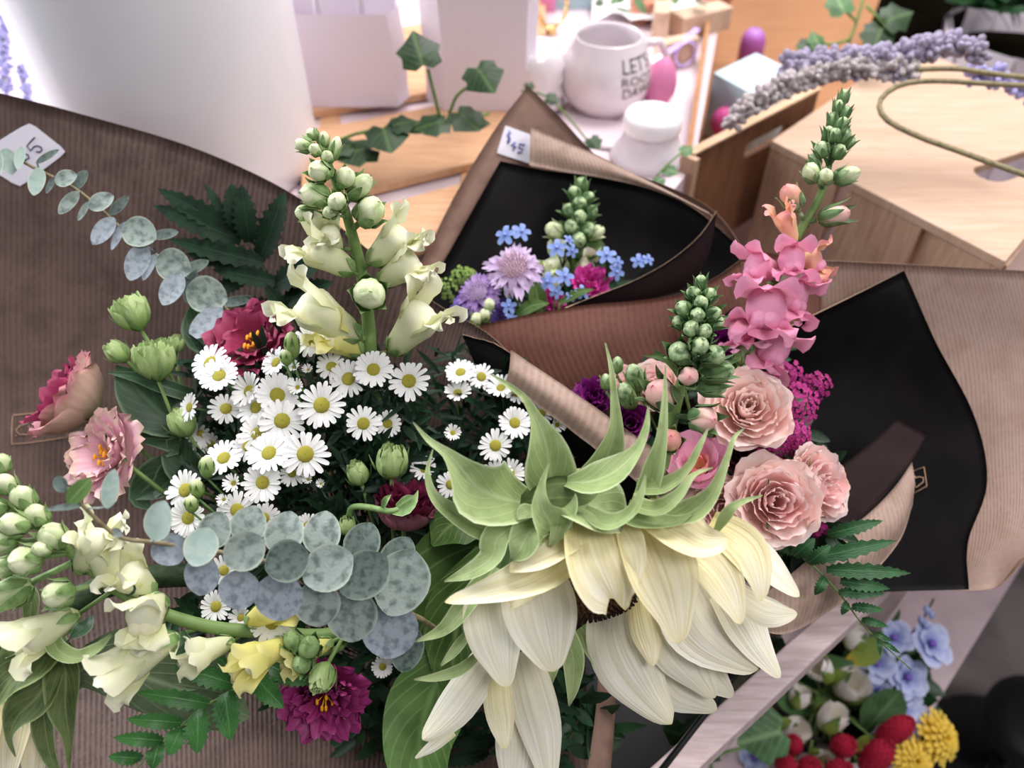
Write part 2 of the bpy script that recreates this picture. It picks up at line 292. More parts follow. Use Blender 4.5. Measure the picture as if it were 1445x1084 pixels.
 print_black=M('print_black', '#4c434b', rough=.5), pink=M('pink', '#d982ac', rough=.5), pink_dark=M('pink_dark', '#c04a86', rough=.5), pale_pink=M('pale_pink', '#f0bcd0', rough=.6), teal=M('teal', '#a9c6cc', rough=.5), blue_card=M('blue_card', '#c3d8e0', rough=.5), blue_card_side=M('blue_card_side', '#b9cfd8', rough=.5), purple=M('purple', [(0, '#b05aa8'), (.6, '#b868b8'), (1, '#b488d8')], rough=.35), gold=M('gold', '#e8c98a', rough=.25, metal=.9), iris=M('iris', '#c8b0f0', rough=.15, spec=.8, coat=1), wood_block=WOOD('wood_block', '#c6a68e', '#dcc0a8'), terracotta=M('terracotta', '#c88a72', rough=.7), white_cloth=M('white_cloth', '#f4f0f4', rough=.7, bump=.4, bscale=30),
 pot_white=M('pot_white', '#cfc6cc', rough=.5, noi=20, noi_col='#b0a8b0'), dark_leaf=M('dark_leaf', '#0c0a06', rough=1, spec=0),
 floor=M('floor', '#857b79', rough=.6, noi=9, noi_col='#6a6160', bump=.2, bscale=60), shelf_pink=M('shelf_pink', '#cfbcc0', rough=.5, noi=12, noi_col='#b9a6aa'), black_plastic=M('black_plastic', '#0b0b0c', rough=.35, spec=.4), rubber=M('rubber', '#0c0b0c', rough=.55),
 red=M('red', '#b81a3a', rough=.8, noi=900, noi_col='#6c0a22', bump=1.0, bscale=1200), sep_green=M('sep_green', [(0, '#4f6f45'), (1, '#6d8c5a')], rough=.55, noi=150, noi_col='#46663d', edge='#96b080'),
 mum=M('mum', [(0, '#d09a18'), (.4, '#e6bf38'), (1, '#eecf5c')], rough=.6, trans=.2), delph=M('delph', [(0, '#8494d4'), (.5, '#aab8e8'), (1, '#cfd6f0')], rough=.6, trans=.2), tulip_white=M('tulip_white', [(0, '#e4dfc0'), (1, '#f8f3f0')], rough=.5, trans=.2), tulip_green=M('tulip_green', [(0, '#d0a83a'), (.25, '#8a9a40'), (1, '#43602f')], rough=.5), art_leaf=M('art_leaf', [(0, '#46663c'), (1, '#3a5932')], rough=.5, noi=60, noi_col='#2f4c2a', mid='#66825a'),
 wall=M('wall', '#efecef', rough=.8), slush=M('slush', '#f2eef2', rough=.6),
)
cel = bpy.data.materials.new('cellophane'); cel.use_nodes = True
_b = cel.node_tree.nodes['Principled BSDF']; _b.inputs['Roughness'].default_value = .05; _b.inputs['Transmission Weight'].default_value = 1; _b.inputs['IOR'].default_value = 1.05; MAT['cellophane'] = cel
# ------------------------------------------------------------------ plant builders
B1 = Vector((-.10, .31, .66)); B2 = Vector((.02, .50, .70)); B3 = Vector((.22, .40, .66))   # where each bouquet's stems are tied
rnd = random.Random(11)
def rp(rows): return [W(a, b, d) for a, b, d in rows]
def curve(rows, n):          # (px,py,depth) control points to a smooth world path
    return [Vector(q) for q in cr([tuple(p) for p in rp(rows)], n)]
def leafpts(rows): return [(W(a, b, d), PX(w, d)) for a, b, d, w in rows]
def oval(base, tip, w, pw=.5):   # control points of a rounded leaf from base to tip
    return [(base.lerp(tip, t), w * k) for t, k in ((0, .12), (.12, .62), (.3, .94), (.52, 1), (.75, .82), (.92, .45), (1, .06))]
def lance(base, tip, w, bend=Vector()):
    return [(base.lerp(tip, t) + bend * (t * (1 - t) * 4), w * k) for t, k in ((0, .25), (.2, .8), (.45, 1), (.75, .62), (1, .03))]
def stem_to(parent, p, bind, r=.0016, mat='stem', ax=None, name='stem'):
    a = ax if ax is not None else (p - bind).normalized()
    m = p - a * ((p - bind).length * .35)
    pts = [Vector(q) for q in cr([tuple(p), tuple(m), tuple(bind.lerp(m, .25)), tuple(bind + Vector((rnd.uniform(-.008, .008), rnd.uniform(-.008, .008), 0)))], 9)]
    return obj(name, MB().tube(pts, r, 6), MAT[mat], parent)
# ---- daisies (prototypes shared by every head)
def aster_proto(np, open_, seed):
    r = random.Random(seed); pm = MB()
    for k in range(np):
        a = 2 * PI * (k + r.uniform(-.25, .25)) / np; L = r.uniform(.86, 1.04); dr = Vector((math.cos(a), math.sin(a), 0)); up = Vector((0, 0, 1))
        e = open_ + r.uniform(-.10, .10); w = r.uniform(.19, .25)
        p = [(dr * .2 + up * .02, w * .5), (dr * (.2 + .35 * L) + up * (.02 + .35 * e), w * .95), (dr * (.2 + .65 * L) + up * (.02 + .60 * e), w), (dr * (.14 + .84 * L) + up * (.0 + .70 * e), w * .5)]
        pm.blade(p, up, 5, 3, cup=.12)
    dm = MB().lathe(Vector((0, 0, -.02)), Vector((0, 0, 1)), [(0, .33), (.07, .34), (.13, .27), (.17, .15), (.17, .02)], 10)
    cm = MB().lathe(Vector((0, 0, -.34)), Vector((0, 0, 1)), [(0, .06), (.08, .2), (.2, .27), (.34, .3)], 8)
    sm = MB().tube([Vector((0, 0, -.3)), Vector((.1, .05, -1.2)), Vector((.1, .2, -2.6)), Vector((.0, .3, -4.2))], [.07, .075, .08, .09], 5)
    return pm.mesh('petals', MAT['aster_petal']), dm.mesh('disc', MAT['aster_disc']), cm.mesh('calyx', MAT['calyx']), sm.mesh('stem', MAT['calyx'])
AST = [aster_proto(19, .12, 1), aster_proto(21, .22, 2), aster_proto(17, .05, 3), aster_proto(18, .5, 4), aster_proto(15, 1.3, 5)]
def aster(px, py, d, R, nx, ny, label, kind=None, k=0, name='white_aster'):
    p = W(px, py, d); s = PX(R, d); z = C3(nx, ny, 1).normalized() if kind != 'side' else C3(nx, ny, .15).normalized()
    x, y, z = frame(z, UP); ang = rnd.uniform(0, 6.28); X = x * math.cos(ang) + y * math.sin(ang); Y = z.cross(X)
    t = thing(name, label, 'flower', p, 'asters in the brown paper bouquet')
    t.matrix_world = Matrix(((X.x * s, Y.x * s, z.x * s, p.x), (X.y * s, Y.y * s, z.y * s, p.y), (X.z * s, Y.z * s, z.z * s, p.z), (0, 0, 0, 1)))
    A = AST[4 if kind == 'bud' else 3 if kind == 'half' else k % 3]
    for nm, me in zip(('petals', 'disc', 'calyx', 'stem'), A):
        o = bpy.data.objects.new(nm, me); COL.objects.link(o); o.parent = t
        if nm == 'petals': o['kind'] = 'stuff'
    return t
# ---- ruffled layered flowers (roses, lisianthus)
def rosette(root, c, ax, R, layers, ruf=.0, seed=0, roll=0.0, sub=None, nv=12, nu=13):
    r = random.Random(seed); x, y, z = frame(ax); out = []
    for li, L in enumerate(layers):
        n, rl, zl, bul, curl, wf, mat = L[:7]; zb = L[7] if len(L) > 7 else 0.0
        ph0 = roll + li * 2.1 + r.uniform(0, .6)
        for k in range(n):
            ph = ph0 + 2 * PI * (k + r.uniform(-.12, .12)) / n; dphi = 2 * PI / n * wf; rs = R * rl * r.uniform(.94, 1.06); zs = R * zl * r.uniform(.94, 1.06); fz = r.uniform(0, 6); tilt = r.uniform(-.16, .16)
            P = []
            for i in range(nv):
                v = i / (nv - 1); row = []
                wv = (.35 + .65 * min(1, v * 2.2)) * (1 if v < .75 else 1 - .35 * ((v - .75) / .25) ** 2)
                for j in range(nu):
                    u = j / (nu - 1) * 2 - 1; vv = v * (1 - .14 * u * u * v) ; cu = curl * (1 - .3 * u)
                    q = 1 - vv; rr = q * q * .10 * R + 2 * q * vv * rs * bul + vv * vv * rs; zz = 2 * q * vv * zs * .30 + vv * vv * zs
                    if vv > .68: e = (vv - .68) / .32; rr += cu * R * e * e * .5; zz -= cu * R * e * e * .32
                    w_ = ruf * R * math.sin(u * 7 + fz + li) * max(0, v - .35) ** 1.2; w2 = ruf * R * .9 * math.sin(u * 16 + fz * 2) * max(0, v - .62)
                    rr += w_ + w2 + u * rs * .05 + tilt * R * .3 * v; zz += (w_ * .6 - w2) + zb * R
                    a = ph + u * dphi / 2 * wv
                    row.append(c + x * (math.cos(a) * rr) + y * (math.sin(a) * rr) + z * zz)
                P.append(row)
            out.append(obj('petal', MB().grid(P), MAT[mat], root))
    return out
def stamens(root, c, ax, R, n=7, seed=1):
    r = random.Random(seed); x, y, z = frame(ax); mb = MB()
    for k in range(n):
        a = 2 * PI * k / n + r.random(); t = c + (x * math.cos(a) + y * math.sin(a)) * R * r.uniform(.12, .26) + z * R * r.uniform(.38, .55)
        mb.tube([c + z * R * .1, t], R * .018, 4); mb.ball(t, x, R * .09, R * .045, 6, 4)
    obj('stamens', mb, MAT['stamen'], root)
def sepals(root, c, ax, R, L, n=5, mat='snap_calyx', out=.35, name='sepal', w=.5):
    x, y, z = frame(ax)
    for k in range(n):
        a = 2 * PI * k / n + .3; d = x * math.cos(a) + y * math.sin(a)
        pts = [(c + d * R * .15, R * w * .6), (c + d * R * (.75) + z * L * .35, R * w), (c + d * R * (.9 + out * .3) + z * L * .7, R * w * .6), (c + d * R * (.9 + out) + z * L, R * .03)]
        obj(name, MB().blade(pts, -d, 6, 3, cup=.2), MAT[mat], root)
LIS_OPEN = lambda a, b: [(4, 1.0, .62, .62, .35, 1.35, a), (4, .78, .74, .5, .22, 1.3, b), (3, .5, .7, .42, .1, 1.3, b)]
ROSE = lambda a, b: [(5, 1.0, .48, 1.0, .34, 1.4, b), (5, .90, .66, 1.1, .30, 1.4, b), (5, .76, .78, 1.15, .24, 1.45, b), (4, .58, .84, 1.15, .18, 1.5, a), (4, .42, .87, 1.2, .12, 1.5, a), (3, .27, .87, 1.3, .06, 1.6, a), (3, .14, .85, 1.4, .02, 1.7, a)]
BUD = lambda a: [(4, .55, 1.9, 2.3, .02, 1.5, a), (4, .42, 2.0, 2.6, .02, 1.5, a), (3, .26, 2.0, 2.9, 0, 1.6, a), (3, .12, 1.95, 3.2, 0, 1.7, a)]
def lis_bud(root, px, py, d, R, nx, ny, nz=.35, seed=0, name='bud', open_=False):
    """closed lisianthus bud: R is its half width in px, its mouth faces (nx,ny,nz); px,py is its middle"""
    ax = C3(nx, ny, nz).normalized(); r = PX(R, d); c = W(px, py, d) - ax * r * 1.0
    b = bpy.data.objects.new(name, None); COL.objects.link(b); b.parent = root; b.location = c - root.location; b.empty_display_size = .01
    rosette(b, c, ax, r * 1.0, BUD('lis_green') if not open_ else [(5, .86, 1.9, 1.5, .10, 1.45, 'lis_green'), (5, .70, 2.0, 1.6, .08, 1.45, 'lis_green'), (4, .52, 2.05, 1.8, .05, 1.5, 'lis_green'), (4, .34, 2.05, 2.2, .03, 1.6, 'lis_green'), (3, .16, 2.0, 2.6, 0, 1.7, 'lis_green')], .09, seed, nv=9, nu=9)
    sepals(b, c, ax, r * 1.12, r * 1.5, 5, 'snap_calyx', .12, w=.30)
    return c
# ---- snapdragons
def floret(root, base, end, upv, R, mats, seed=0, name='floret'):
    r = random.Random(seed); A = (end - base); L = A.length; A.normalize(); U = (upv - A * upv.dot(A)).normalized(); S = A.cross(U); mb = MB()
    def q(a, s, u): return base + A * (a * L) + S * (s * R) + U * (u * R)
    prof = [(0, .18), (.06, .40), (.2, .56), (.36, .64), (.5, .74), (.62, .84), (.70, .84), (.77, .70), (.82, .42), (.84, .12), (.842, .002)]
    mb.lathe(base, A, [(h * L, k * R) for h, k in prof], 12, 0, U, .92, lambda a, t: 1 + .10 * math.cos(2 * a) * t + .05 * math.cos(5 * a + seed) * t)
    for s in (-1, 1):
        j = r.uniform(-.08, .08)
        mb.blade([(q(.5, .3 * s, .62), .5 * R), (q(.68, .38 * s, .80 + j), 1.05 * R), (q(.88, .48 * s, .86 + j), 1.25 * R), (q(1.03, .66 * s, 1.02 + j), 1.05 * R), (q(1.07, .8 * s, 1.3 + j), .3 * R)], U + S * (.3 * s), 8, 5, cup=-.22, ruf=.07, rf=2.3, ph=seed)
    for s in (-1, 0, 1):
        j = r.uniform(-.08, .08)
        mb.blade([(q(.52, .4 * s, -.5), .5 * R), (q(.72, .48 * s, -.66), .85 * R), (q(.88, .56 * s, -.72 + j), 1.1 * R), (q(1.0, .72 * s, -.95 + j), .95 * R), (q(1.0, .84 * s, -1.25 + j), .3 * R)], -U + A * .3, 8, 5, cup=-.2, ruf=.09, rf=2.0, ph=seed + 1)
    f = obj(name, mb, MAT[mats[0]], root)
    pb = MB()
    for s in (-.18, .18): pb.ball(q(.72, s, -.34), A, .42 * R, .40 * R, 12, 8)
    obj('palate', pb, MAT[mats[1]], f)
    cb = MB(); x, y, z = frame(A)
    for k in range(5):
        a = 2 * PI * k / 5; d = x * math.cos(a) + y * math.sin(a)
        cb.blade([(base - A * R * .1, .22 * R), (base + d * R * .48 + A * R * .22, .52 * R), (base + d * R * .62 + A * R * .62, .36 * R), (base + d * R * .68 + A * R * .92, .02 * R)], -d, 6, 3, cup=.15)
    obj('calyx', cb, MAT[mats[2]], f); return f
def snap_bud(root, base, c, R, el, mats, seed=0):
    r = random.Random(seed); A = (c - base).normalized(); f0 = c - A * R * el * .9
    ph = r.uniform(0, 6)
    mb = MB().ball(c, A, R * el, R * .92, 14, 9, egg=-.16, fn=lambda a, t: 1 + .10 * math.cos(2 * a + ph) * t + .05 * math.sin(5 * a + 4 * t + ph) * t)
    x, y, z = frame(A)
    for k in range(3):
        q = ph + 2.1 * k; d = x * math.cos(q) + y * math.sin(q)
        mb.blade([(c + d * R * .80 - A * R * .2, R * .8), (c + d * R * .98 + A * R * .25, R * 1.05), (c + d * R * .62 + A * R * el * .84, R * .8), (c + d * R * .1 + A * R * el * 1.06, R * .3)], d, 6, 4, cup=-.28)
    b = obj('bud', mb, MAT[mats[0]], root); cb = MB()
    for k in range(5):
        a = 2 * PI * k / 5 + ph; d = x * math.cos(a) + y * math.sin(a); ln = r.uniform(.85, 1.2) * (1.3 if mats[1] == 'sep_green' else 1)
        cb.blade([(f0 - A * R * .2, R * .35), (f0 + d * R * 1.0 + A * R * el * .35, R * 1.0), (f0 + d * R * 1.12 + A * R * el * .85 * ln, R * .85), (f0 + d * R * 1.16 + A * R * el * 1.2 * ln, R * .45), (f0 + d * R * 1.32 + A * R * el * 1.5 * ln, R * .04)], -d, 8, 4, cup=.24)
    cb.tube([base - A * R * .5, f0 + A * R * .1], R * .22, 5)
    obj('calyx', cb, MAT[mats[1]], b)
def snapdragon(label, stem_rows, buds, florets, bind, stem_w, mats_b=('snap_bud', 'snap_calyx'), mats_f=('snap_cream', 'snap_lip', 'snap_calyx'), leaves=(), group=None, name='snapdragon'):
    path = curve(stem_rows, 40); ends = path + []
    t = thing(name, label, 'flower', path[0], group)
    full = [bind, bind.lerp(path[0], .5) + (path[0] - path[4]).normalized() * .02] + path
    n = len(full); d0 = stem_rows[0][2]
    obj('stem', MB().tube([Vector(q) for q in cr([tuple(p) for p in full[:2] + path[::5]], 36)], [PX(stem_w, d0) * lerp(1.0, .38, (i / 35) ** 1.3) for i in range(36)], 8), MAT['stem'], t)
    def near(p, back):
        k = min(range(len(path)), key=lambda i: (path[i] - p).length); return path[max(0, k - back)], (path[min(k + 1, 39)] - path[max(k - 1, 0)]).normalized()
    for i, b in enumerate(buds):
        px, py, d, R = b[:4]; el = b[4] if len(b) > 4 else 1.25; mm = b[5] if len(b) > 5 else mats_b
        c = W(px, py, d); s, tn = near(c, 2); snap_bud(t, s, c, PX(R, d), el, mm, i * 1.3)
    for i, f in enumerate(florets):
        bx, by, bd, ex, ey, ed, R = f[:7]; mm = f[7] if len(f) > 7 else mats_f; uv = f[8] if len(f) > 8 else None
        b = W(bx, by, bd); s, tn = near(b, 1); up = C3(*uv) if uv else tn
        fo = floret(t, b, W(ex, ey, ed), up, PX(R, ed), mm, i + 3)
        obj('pedicel', MB().tube([s, s.lerp(b, .5), b], PX(3, d0), 5), MAT['stem'], t)
    for rows in leaves: obj('leaf', MB().blade(leafpts(rows), C3(0, .2, 1), 9, 5, fold=.15), MAT['lis_leaf'], t)
    return t
# ---- eucalyptus, ferns, leaves
def leafdisc(root, name, px, py, d, lh, wh, ang, mat, tilt=(0, 0), stempt=None, cup=.08, fold=0.0):
    a = math.radians(ang); D = RT * math.cos(a) - UP * math.sin(a); c = W(px, py, d); L = PX(lh, d); w = PX(wh, d) * 2
    n = C3(tilt[0], tilt[1], 1).normalized(); D = (D - n * D.dot(n)).normalized(); b = c - D * L; tp = c + D * L
    mb = MB().blade(oval(b, tp, w), n, 11, 7, cup=cup, fold=fold)
    if stempt is not None: mb.tube([stempt, stempt.lerp(b, .6) - n * PX(2, d), b + D * L * .1], PX(1.3, d), 5)
    return obj(name, mb, MAT[mat], root)
def pinna(root, rows, mat, name='leaflet', serr=.3, n=21, fold=.12):
    return obj(name, MB().blade(leafpts(rows), C3(0, .3, 1), n, 5, fold=fold, serr=serr), MAT[mat], root)
def fern(label, rachis, pins, mat, bind, w=2.2, group=None):
    path = curve(rachis, 16); t = thing('fern_frond', label, 'fern', path[0], group)
    obj('rachis', MB().tube([bind, bind.lerp(path[0], .6)] + path, [PX(w, .55)] * 3 + [PX(w, .55) * lerp(1, .4, i / 14) for i in range(15)], 5), MAT['stem_dark' if mat == 'fern_dark' else 'stem'], t)
    for bx, by, bd, tx, ty, td, wd in pins:
        mx, my, md = (bx + tx) / 2, (by + ty) / 2, (bd + td) / 2 - .004
        pinna(t, [(bx, by, bd, wd * .45), (lerp(bx, tx, .2), lerp(by, ty, .2), lerp(bd, td, .2) - .003, wd * .95), (mx, my, md, wd), (lerp(bx, tx, .8), lerp(by, ty, .8), lerp(bd, td, .8) - .002, wd * .6), (tx, ty, td, 1)], mat)
    return t
def ivyleaf(root, px, py, d, R, ang, mat, tilt=(0, 0), name='leaf'):
    a = math.radians(ang); D = RT * math.cos(a) - UP * math.sin(a); n = C3(tilt[0], tilt[1], 1).normalized(); D = (D - n * D.dot(n)).normalized(); S = D.cross(n); c = W(px, py, d); r = PX(R, d)
    out = [(-.52, 0), (-.74, .34), (-.48, .80), (-.08, .74), (.22, .92), (.58, .50), (1.05, 0)]
    prof = out + [(x, -y) for x, y in out[-2:0:-1]]
    P = []
    for k in (0.02, .5, 1.0): P.append([c + D * (x * r * k - (1 - k) * r * .2) + S * (y * r * k) - n * (r * .10 * k * k) + n * (r * .05 * math.sin(i * 2.4) * k) for i, (x, y) in enumerate(prof)])
    mb = MB().grid(P, 0, True)
    for i, v in enumerate(mb.v):
        q = (v - c); mb.uv[i] = (.5 + q.dot(S) / (2.2 * r), .5 + q.dot(D) / (2.2 * r))
    return obj(name, mb, MAT[mat], root)
# ---- sheets of wrapping paper
def sheet(root, name, rows, mats, n=26, m=34, th=.0005, torn=0.0, wav=0.0, seed=0):
    """rows: control rows of (px,py,depth); mats = (face towards the viewer, other face, cut edge)"""
    K = len(rows[0]); g = [cr([tuple(W(*p)) for p in row], m) for row in rows]; P = []
    cols = [cr([g[i][j] for i in range(len(rows))], n) for j in range(m)]
    P = [[Vector(cols[j][i]) for j in range(m)] for i in range(n)]; r = random.Random(seed)
    for i in range(n):
        for j in range(m):
            if wav: P[i][j] += FW * (wav * noise.noise(P[i][j] * 9 + Vector((seed, 0, 0))))
            if torn and i in (0, n - 1): P[i][j] += UP * r.uniform(-torn, torn)
    mb = MB().grid(P, 0); nr = []
    for i in range(n):
        row = []
        for j in range(m):
            a = P[min(i + 1, n - 1)][j] - P[max(i - 1, 0)][j]; b = P[i][min(j + 1, m - 1)] - P[i][max(j - 1, 0)]; nn = a.cross(b)
            nn = nn.normalized() if nn.length > 1e-12 else FW
            if nn.dot(FW) < 0: nn = -nn
            row.append(P[i][j] + nn * th)
        nr.append(row)
    mb.grid(nr, 1)
    o = n * m; B = [j for j in range(m)] + [i * m + m - 1 for i in range(1, n)] + [(n - 1) * m + j for j in range(m - 2, -1, -1)] + [i * m for i in range(n - 2, 0, -1)]
    for k in range(len(B)):
        a, b = B[k], B[(k + 1) % len(B)]; mb.f.append((a, b, b + o, a + o)); mb.m.append(2)
    ob = obj(name, mb, [MAT[x] for x in mats], root)
    bv = BVHTree.FromPolygons([v for row in P for v in row], mb.f[:(n - 1) * (m - 1)])
    return ob, bv
def onto(bv, px, py, off=.0006):
    h, nn, i, d = bv.ray_cast(CAM, ray(px, py).normalized())
    return None if h is None else h - ray(px, py).normalized() * off
def strokes(parent, name, bv, polys, wpx, mat, off=.001):
    mb = MB()
    for pl in polys:
        pts = [onto(bv, x, y, off) for x, y in pl]; pts = [p for p in pts if p is not None]
        if len(pts) > 1: mb.tube(pts, PX(wpx / 2, depth(pts[0])), 4)
    if mb.v: return obj(name, mb, MAT[mat], parent)
def sticker(parent, bv, corners, rad=.16):
    pts = []; k = len(corners)
    for i in range(k):
        p = Vector(corners[i]); a = Vector(corners[i - 1]); b = Vector(corners[(i + 1) % k])
        for t in (0, .5, 1): q = p.lerp(a, rad * (1 - t)) * (1 - t) + p.lerp(b, rad * t) * t if t in (0, 1) else p.lerp(a.lerp(b, .5), rad * .32); pts.append(q)
    top = [onto(bv, p.x, p.y, .0012) for p in pts]; bot = [onto(bv, p.x, p.y, .0002) for p in pts]
    mb = MB(); mb.v = top + bot; mb.uv = [(0, 0)] * len(mb.v); n = len(top); mb.f = [tuple(range(n))] + [(i, (i + 1) % n, n + (i + 1) % n, n + i) for i in range(n)]; mb.m = [0] * (n + 1)
    return obj('price_sticker', mb, MAT['sticker'], parent, smooth=False), BVHTree.FromPolygons(top, [tuple(range(n))])
# ------------------------------------------------------------------ the setting
TZ = .91
fl = obj('floor', MB().box(Vector((0, 1, -.02)), Vector((4, 0, 0)), Vector((0, 4, 0)), Vector((0, 0, .02))), MAT['floor'], None, False, 'structure')
obj('wall_back', MB().box(Vector((0, 4.0, 1.6)), Vector((4, 0, 0)), Vector((0, .05, 0)), Vector((0, 0, 1.6))), MAT['wall'], None, False, 'structure')
obj('wall_left', MB().box(Vector((-3.6, 1, 1.6)), Vector((.05, 0, 0)), Vector((0, 3, 0)), Vector((0, 0, 1.6))), MAT['wall'], None, False, 'structure')
# the display table behind the bouquets
t = thing('display_table', 'white-topped display table carrying the mug, jars and paper bags', 'table', (0, 1.2, 0))
poly = [Vector(p) for p in ((-1.2, .64, TZ), (.12, .64, TZ), (.205, .79, TZ), (.325, 1.26, TZ), (.40, 2.0, TZ), (-1.2, 2.0, TZ))]
obj('tabletop', MB().prism(poly, Vector((0, 0, -.025))), MAT['white_table'], t, False)
for x, y in ((-1.15, .7), (-1.15, 1.95), (.30, 1.95), (.06, .7)): obj('leg', MB().box(Vector((x, y, (TZ - .025) / 2)), Vector((.02, 0, 0)), Vector((0, .02, 0)), Vector((0, 0, (TZ - .025) / 2))), MAT['white_table'], t, False)
# the stepped flower stand in front: rail, posts, lower shelf
SH = .45
ra = Wz(1215, 846, .72); rb = Wz(930, 1110, .72); da = (ra - rb).normalized(); db = Vector((da.y, -da.x, 0))
t = thing('flower_stand', 'whitewashed wooden flower stand with a slim rail above its lower shelf', 'stand', (rb.x, rb.y, 0))
obj('rail', MB().box((ra + rb) / 2 + da * .02, da * ((ra - rb).length / 2 + .14), db * .0115, Vector((0, 0, .014))), MAT['wood_wash'], t, False, bevel=.002)
e1 = Wz(1432, 815, SH); e2 = Wz(1300, 1030, SH); dd = (e1 - e2).normalized(); dn = Vector((-dd.y, dd.x, 0))
obj('shelf', MB().box((e1 + e2) / 2 + dn * .30 - Vector((0, 0, .011)) - dd * .05, dd * .36, dn * .30, Vector((0, 0, .011))), MAT['shelf_pink'], t, False, bevel=.002)
for q in (ra + da * .12, rb - da * .10): obj('post', MB().box(Vector((q.x, q.y, .353)), da * .012, db * .012, Vector((0, 0, .353))), MAT['wood_wash'], t, False)
# black crate that holds the first bouquet
k1 = Wz(1092, 882, .735); k2 = Wz(925, 1098, .735); u1 = (k1 - k2).normalized(); u2 = Vector((-u1.y, u1.x, 0)); t = thing('black_crate', 'black plastic crate holding the sunflower bouquet beside the rail', 'crate', ((k1 + k2) / 2 + u2 * .2) - Vector((0, 0, .20)))
Lk_ = (k1 - k2).length / 2 + .05; km = (k1 + k2) / 2
obj('side_panel', MB().box(km - Vector((0, 0, .10)), u1 * Lk_, u2 * .0025, Vector((0, 0, .10))), MAT['black_plastic'], t, False)
obj('side_panel', MB().box(km + u2 * .36 - Vector((0, 0, .13)), u1 * Lk_, u2 * .0025, Vector((0, 0, .07))), MAT['black_plastic'], t, False)
obj('end_panel', MB().box(km + u2 * .18 + u1 * Lk_ - Vector((0, 0, .13)), u1 * .0025, u2 * .18, Vector((0, 0, .07))), MAT['black_plastic'], t, False)
obj('end_panel', MB().box(km + u2 * .18 - u1 * Lk_ - Vector((0, 0, .13)), u1 * .0025, u2 * .18, Vector((0, 0, .07))), MAT['black_plastic'], t, False)
obj('base_panel', MB().box(km + u2 * .18 - Vector((0, 0, .20)), u1 * Lk_, u2 * .18, Vector((0, 0, .0025))), MAT['black_plastic'], t, False)
obj('rim', MB().tube([k2 - u1 * .05, k1 + u1 * .05], .0022, 6), MAT['rubber'], t)
# ------------------------------------------------------------------ wraps
w1 = thing('bouquet_wrap', 'ribbed brown kraft paper wrap around the sunflower and aster bouquet', 'wrapping paper', B1)
back1, bv1 = sheet(w1, 'back_sheet', [
 [(-70, 115, .64), (105, 158, .655), (290, 215, .66), (440, 291, .66), (600, 418, .65), (700, 480, .625), (790, 590, .60)],
 [(-70, 300, .655), (100, 325, .675), (270, 370, .685), (420, 430, .685), (570, 520, .675), (680, 590, .65), (800, 690, .62)],
 [(-70, 520, .66), (100, 540, .685), (260, 580, .70), (400, 620, .70), (550, 660, .70), (680, 720, .68), (800, 790, .64)],
 [(-70, 760, .635), (100, 770, .66), (260, 790, .68), (400, 810, .69), (550, 830, .69), (680, 850, .67), (820, 880, .64)],
 [(-70, 940, .60), (110, 950, .605), (260, 955, .61), (400, 960, .62), (550, 970, .63), (690, 980, .63), (830, 990, .62)],
 [(-70, 1130, .55), (110, 1130, .545), (260, 1130, .54), (400, 1130, .54), (540, 1130, .55), (680, 1130, .57), (840, 1130, .60)]],
 ('kraft_ribs_shade', 'kraft_plain', 'kraft_edge'), 44, 56, wav=.004)
liner1, bvl = sheet(w1, 'black_liner', [
 [(652, 473, .600), (690, 482, .592), (722, 500, .582), (800, 560, .578), (900, 630, .572), (1000, 705, .568), (1082, 752, .566)],
 [(672, 520, .612), (710, 545, .60), (745, 580, .592), (815, 640, .588), (900, 700, .582), (985, 760, .578), (1060, 800, .575)],
 [(700, 600, .66), (740, 640, .65), (780, 680, .65), (840, 740, .64), (910, 800, .62), (980, 840, .61), (1040, 860, .61)]],
 ('black_paper', 'kraft_plain', 'kraft_edge'), 14, 30, torn=.0006)
band1, bvb = sheet(w1, 'folded_rim', [
 [(721, 494, .574), (800, 547, .570), (880, 603, .566), (960, 660, .562), (1015, 700, .56), (1052, 728, .56)],
 [(719, 518, .566), (795, 572, .562), (870, 630, .558), (950, 690, .555), (1008, 722, .554), (1048, 740, .555)],
 [(713, 541, .572), (785, 592, .568), (858, 648, .564), (940, 712, .56), (1000, 742, .56), (1044, 753, .56)]],
 ('kraft_band_lit', 'black_paper', 'kraft_edge'), 10, 34, torn=.0003)
sheet(w1, 'front_fold', [[(845, 930, .575), (870, 930, .575)], [(840, 1010, .565), (868, 1010, .565)], [(825, 1110, .555), (860, 1110, .555)]], ('kraft_plain', 'black_paper', 'kraft_edge'), 8, 4)
st, bvs = sticker(w1, bv1, [(42, 172), (95, 214), (28, 265), (-40, 222)])
strokes(st, 'handwriting', bvs, [[(49, 194), (43, 200), (38, 206), (43, 213), (48, 207), (53, 206), (58, 208), (59, 212), (56, 215), (51, 214)], [(25, 214), (22, 219), (23, 226), (29, 228), (36, 226), (41, 223), (40, 219), (36, 217), (31, 221), (33, 229)], [(6, 236), (2, 231), (5, 226), (10, 230), (14, 236), (12, 241), (7, 241)], [(0, 226), (16, 241)]], 2.2, 'ink', .0003)
strokes(w1, 'printed_mark', bv1, [[(60, 582), (35, 584.5), (19, 586), (17.5, 589), (16.5, 610), (16.5, 627), (40, 625), (70, 621), (95, 617), (96, 600), (94, 582), (60, 582)], [(40, 597), (28, 601), (22.5, 607), (25, 611), (29, 613.5), (33, 613), (38, 614), (41, 610), (41, 606), (45, 606), (45, 603), (40, 603), (41, 600)], [(22, 615), (23.5, 614.5)]], 1.3, 'gold_print')
w2 = thing('bouquet_wrap', 'brown paper cone with black lining around the blue and lilac posy', 'wrapping paper', B2)
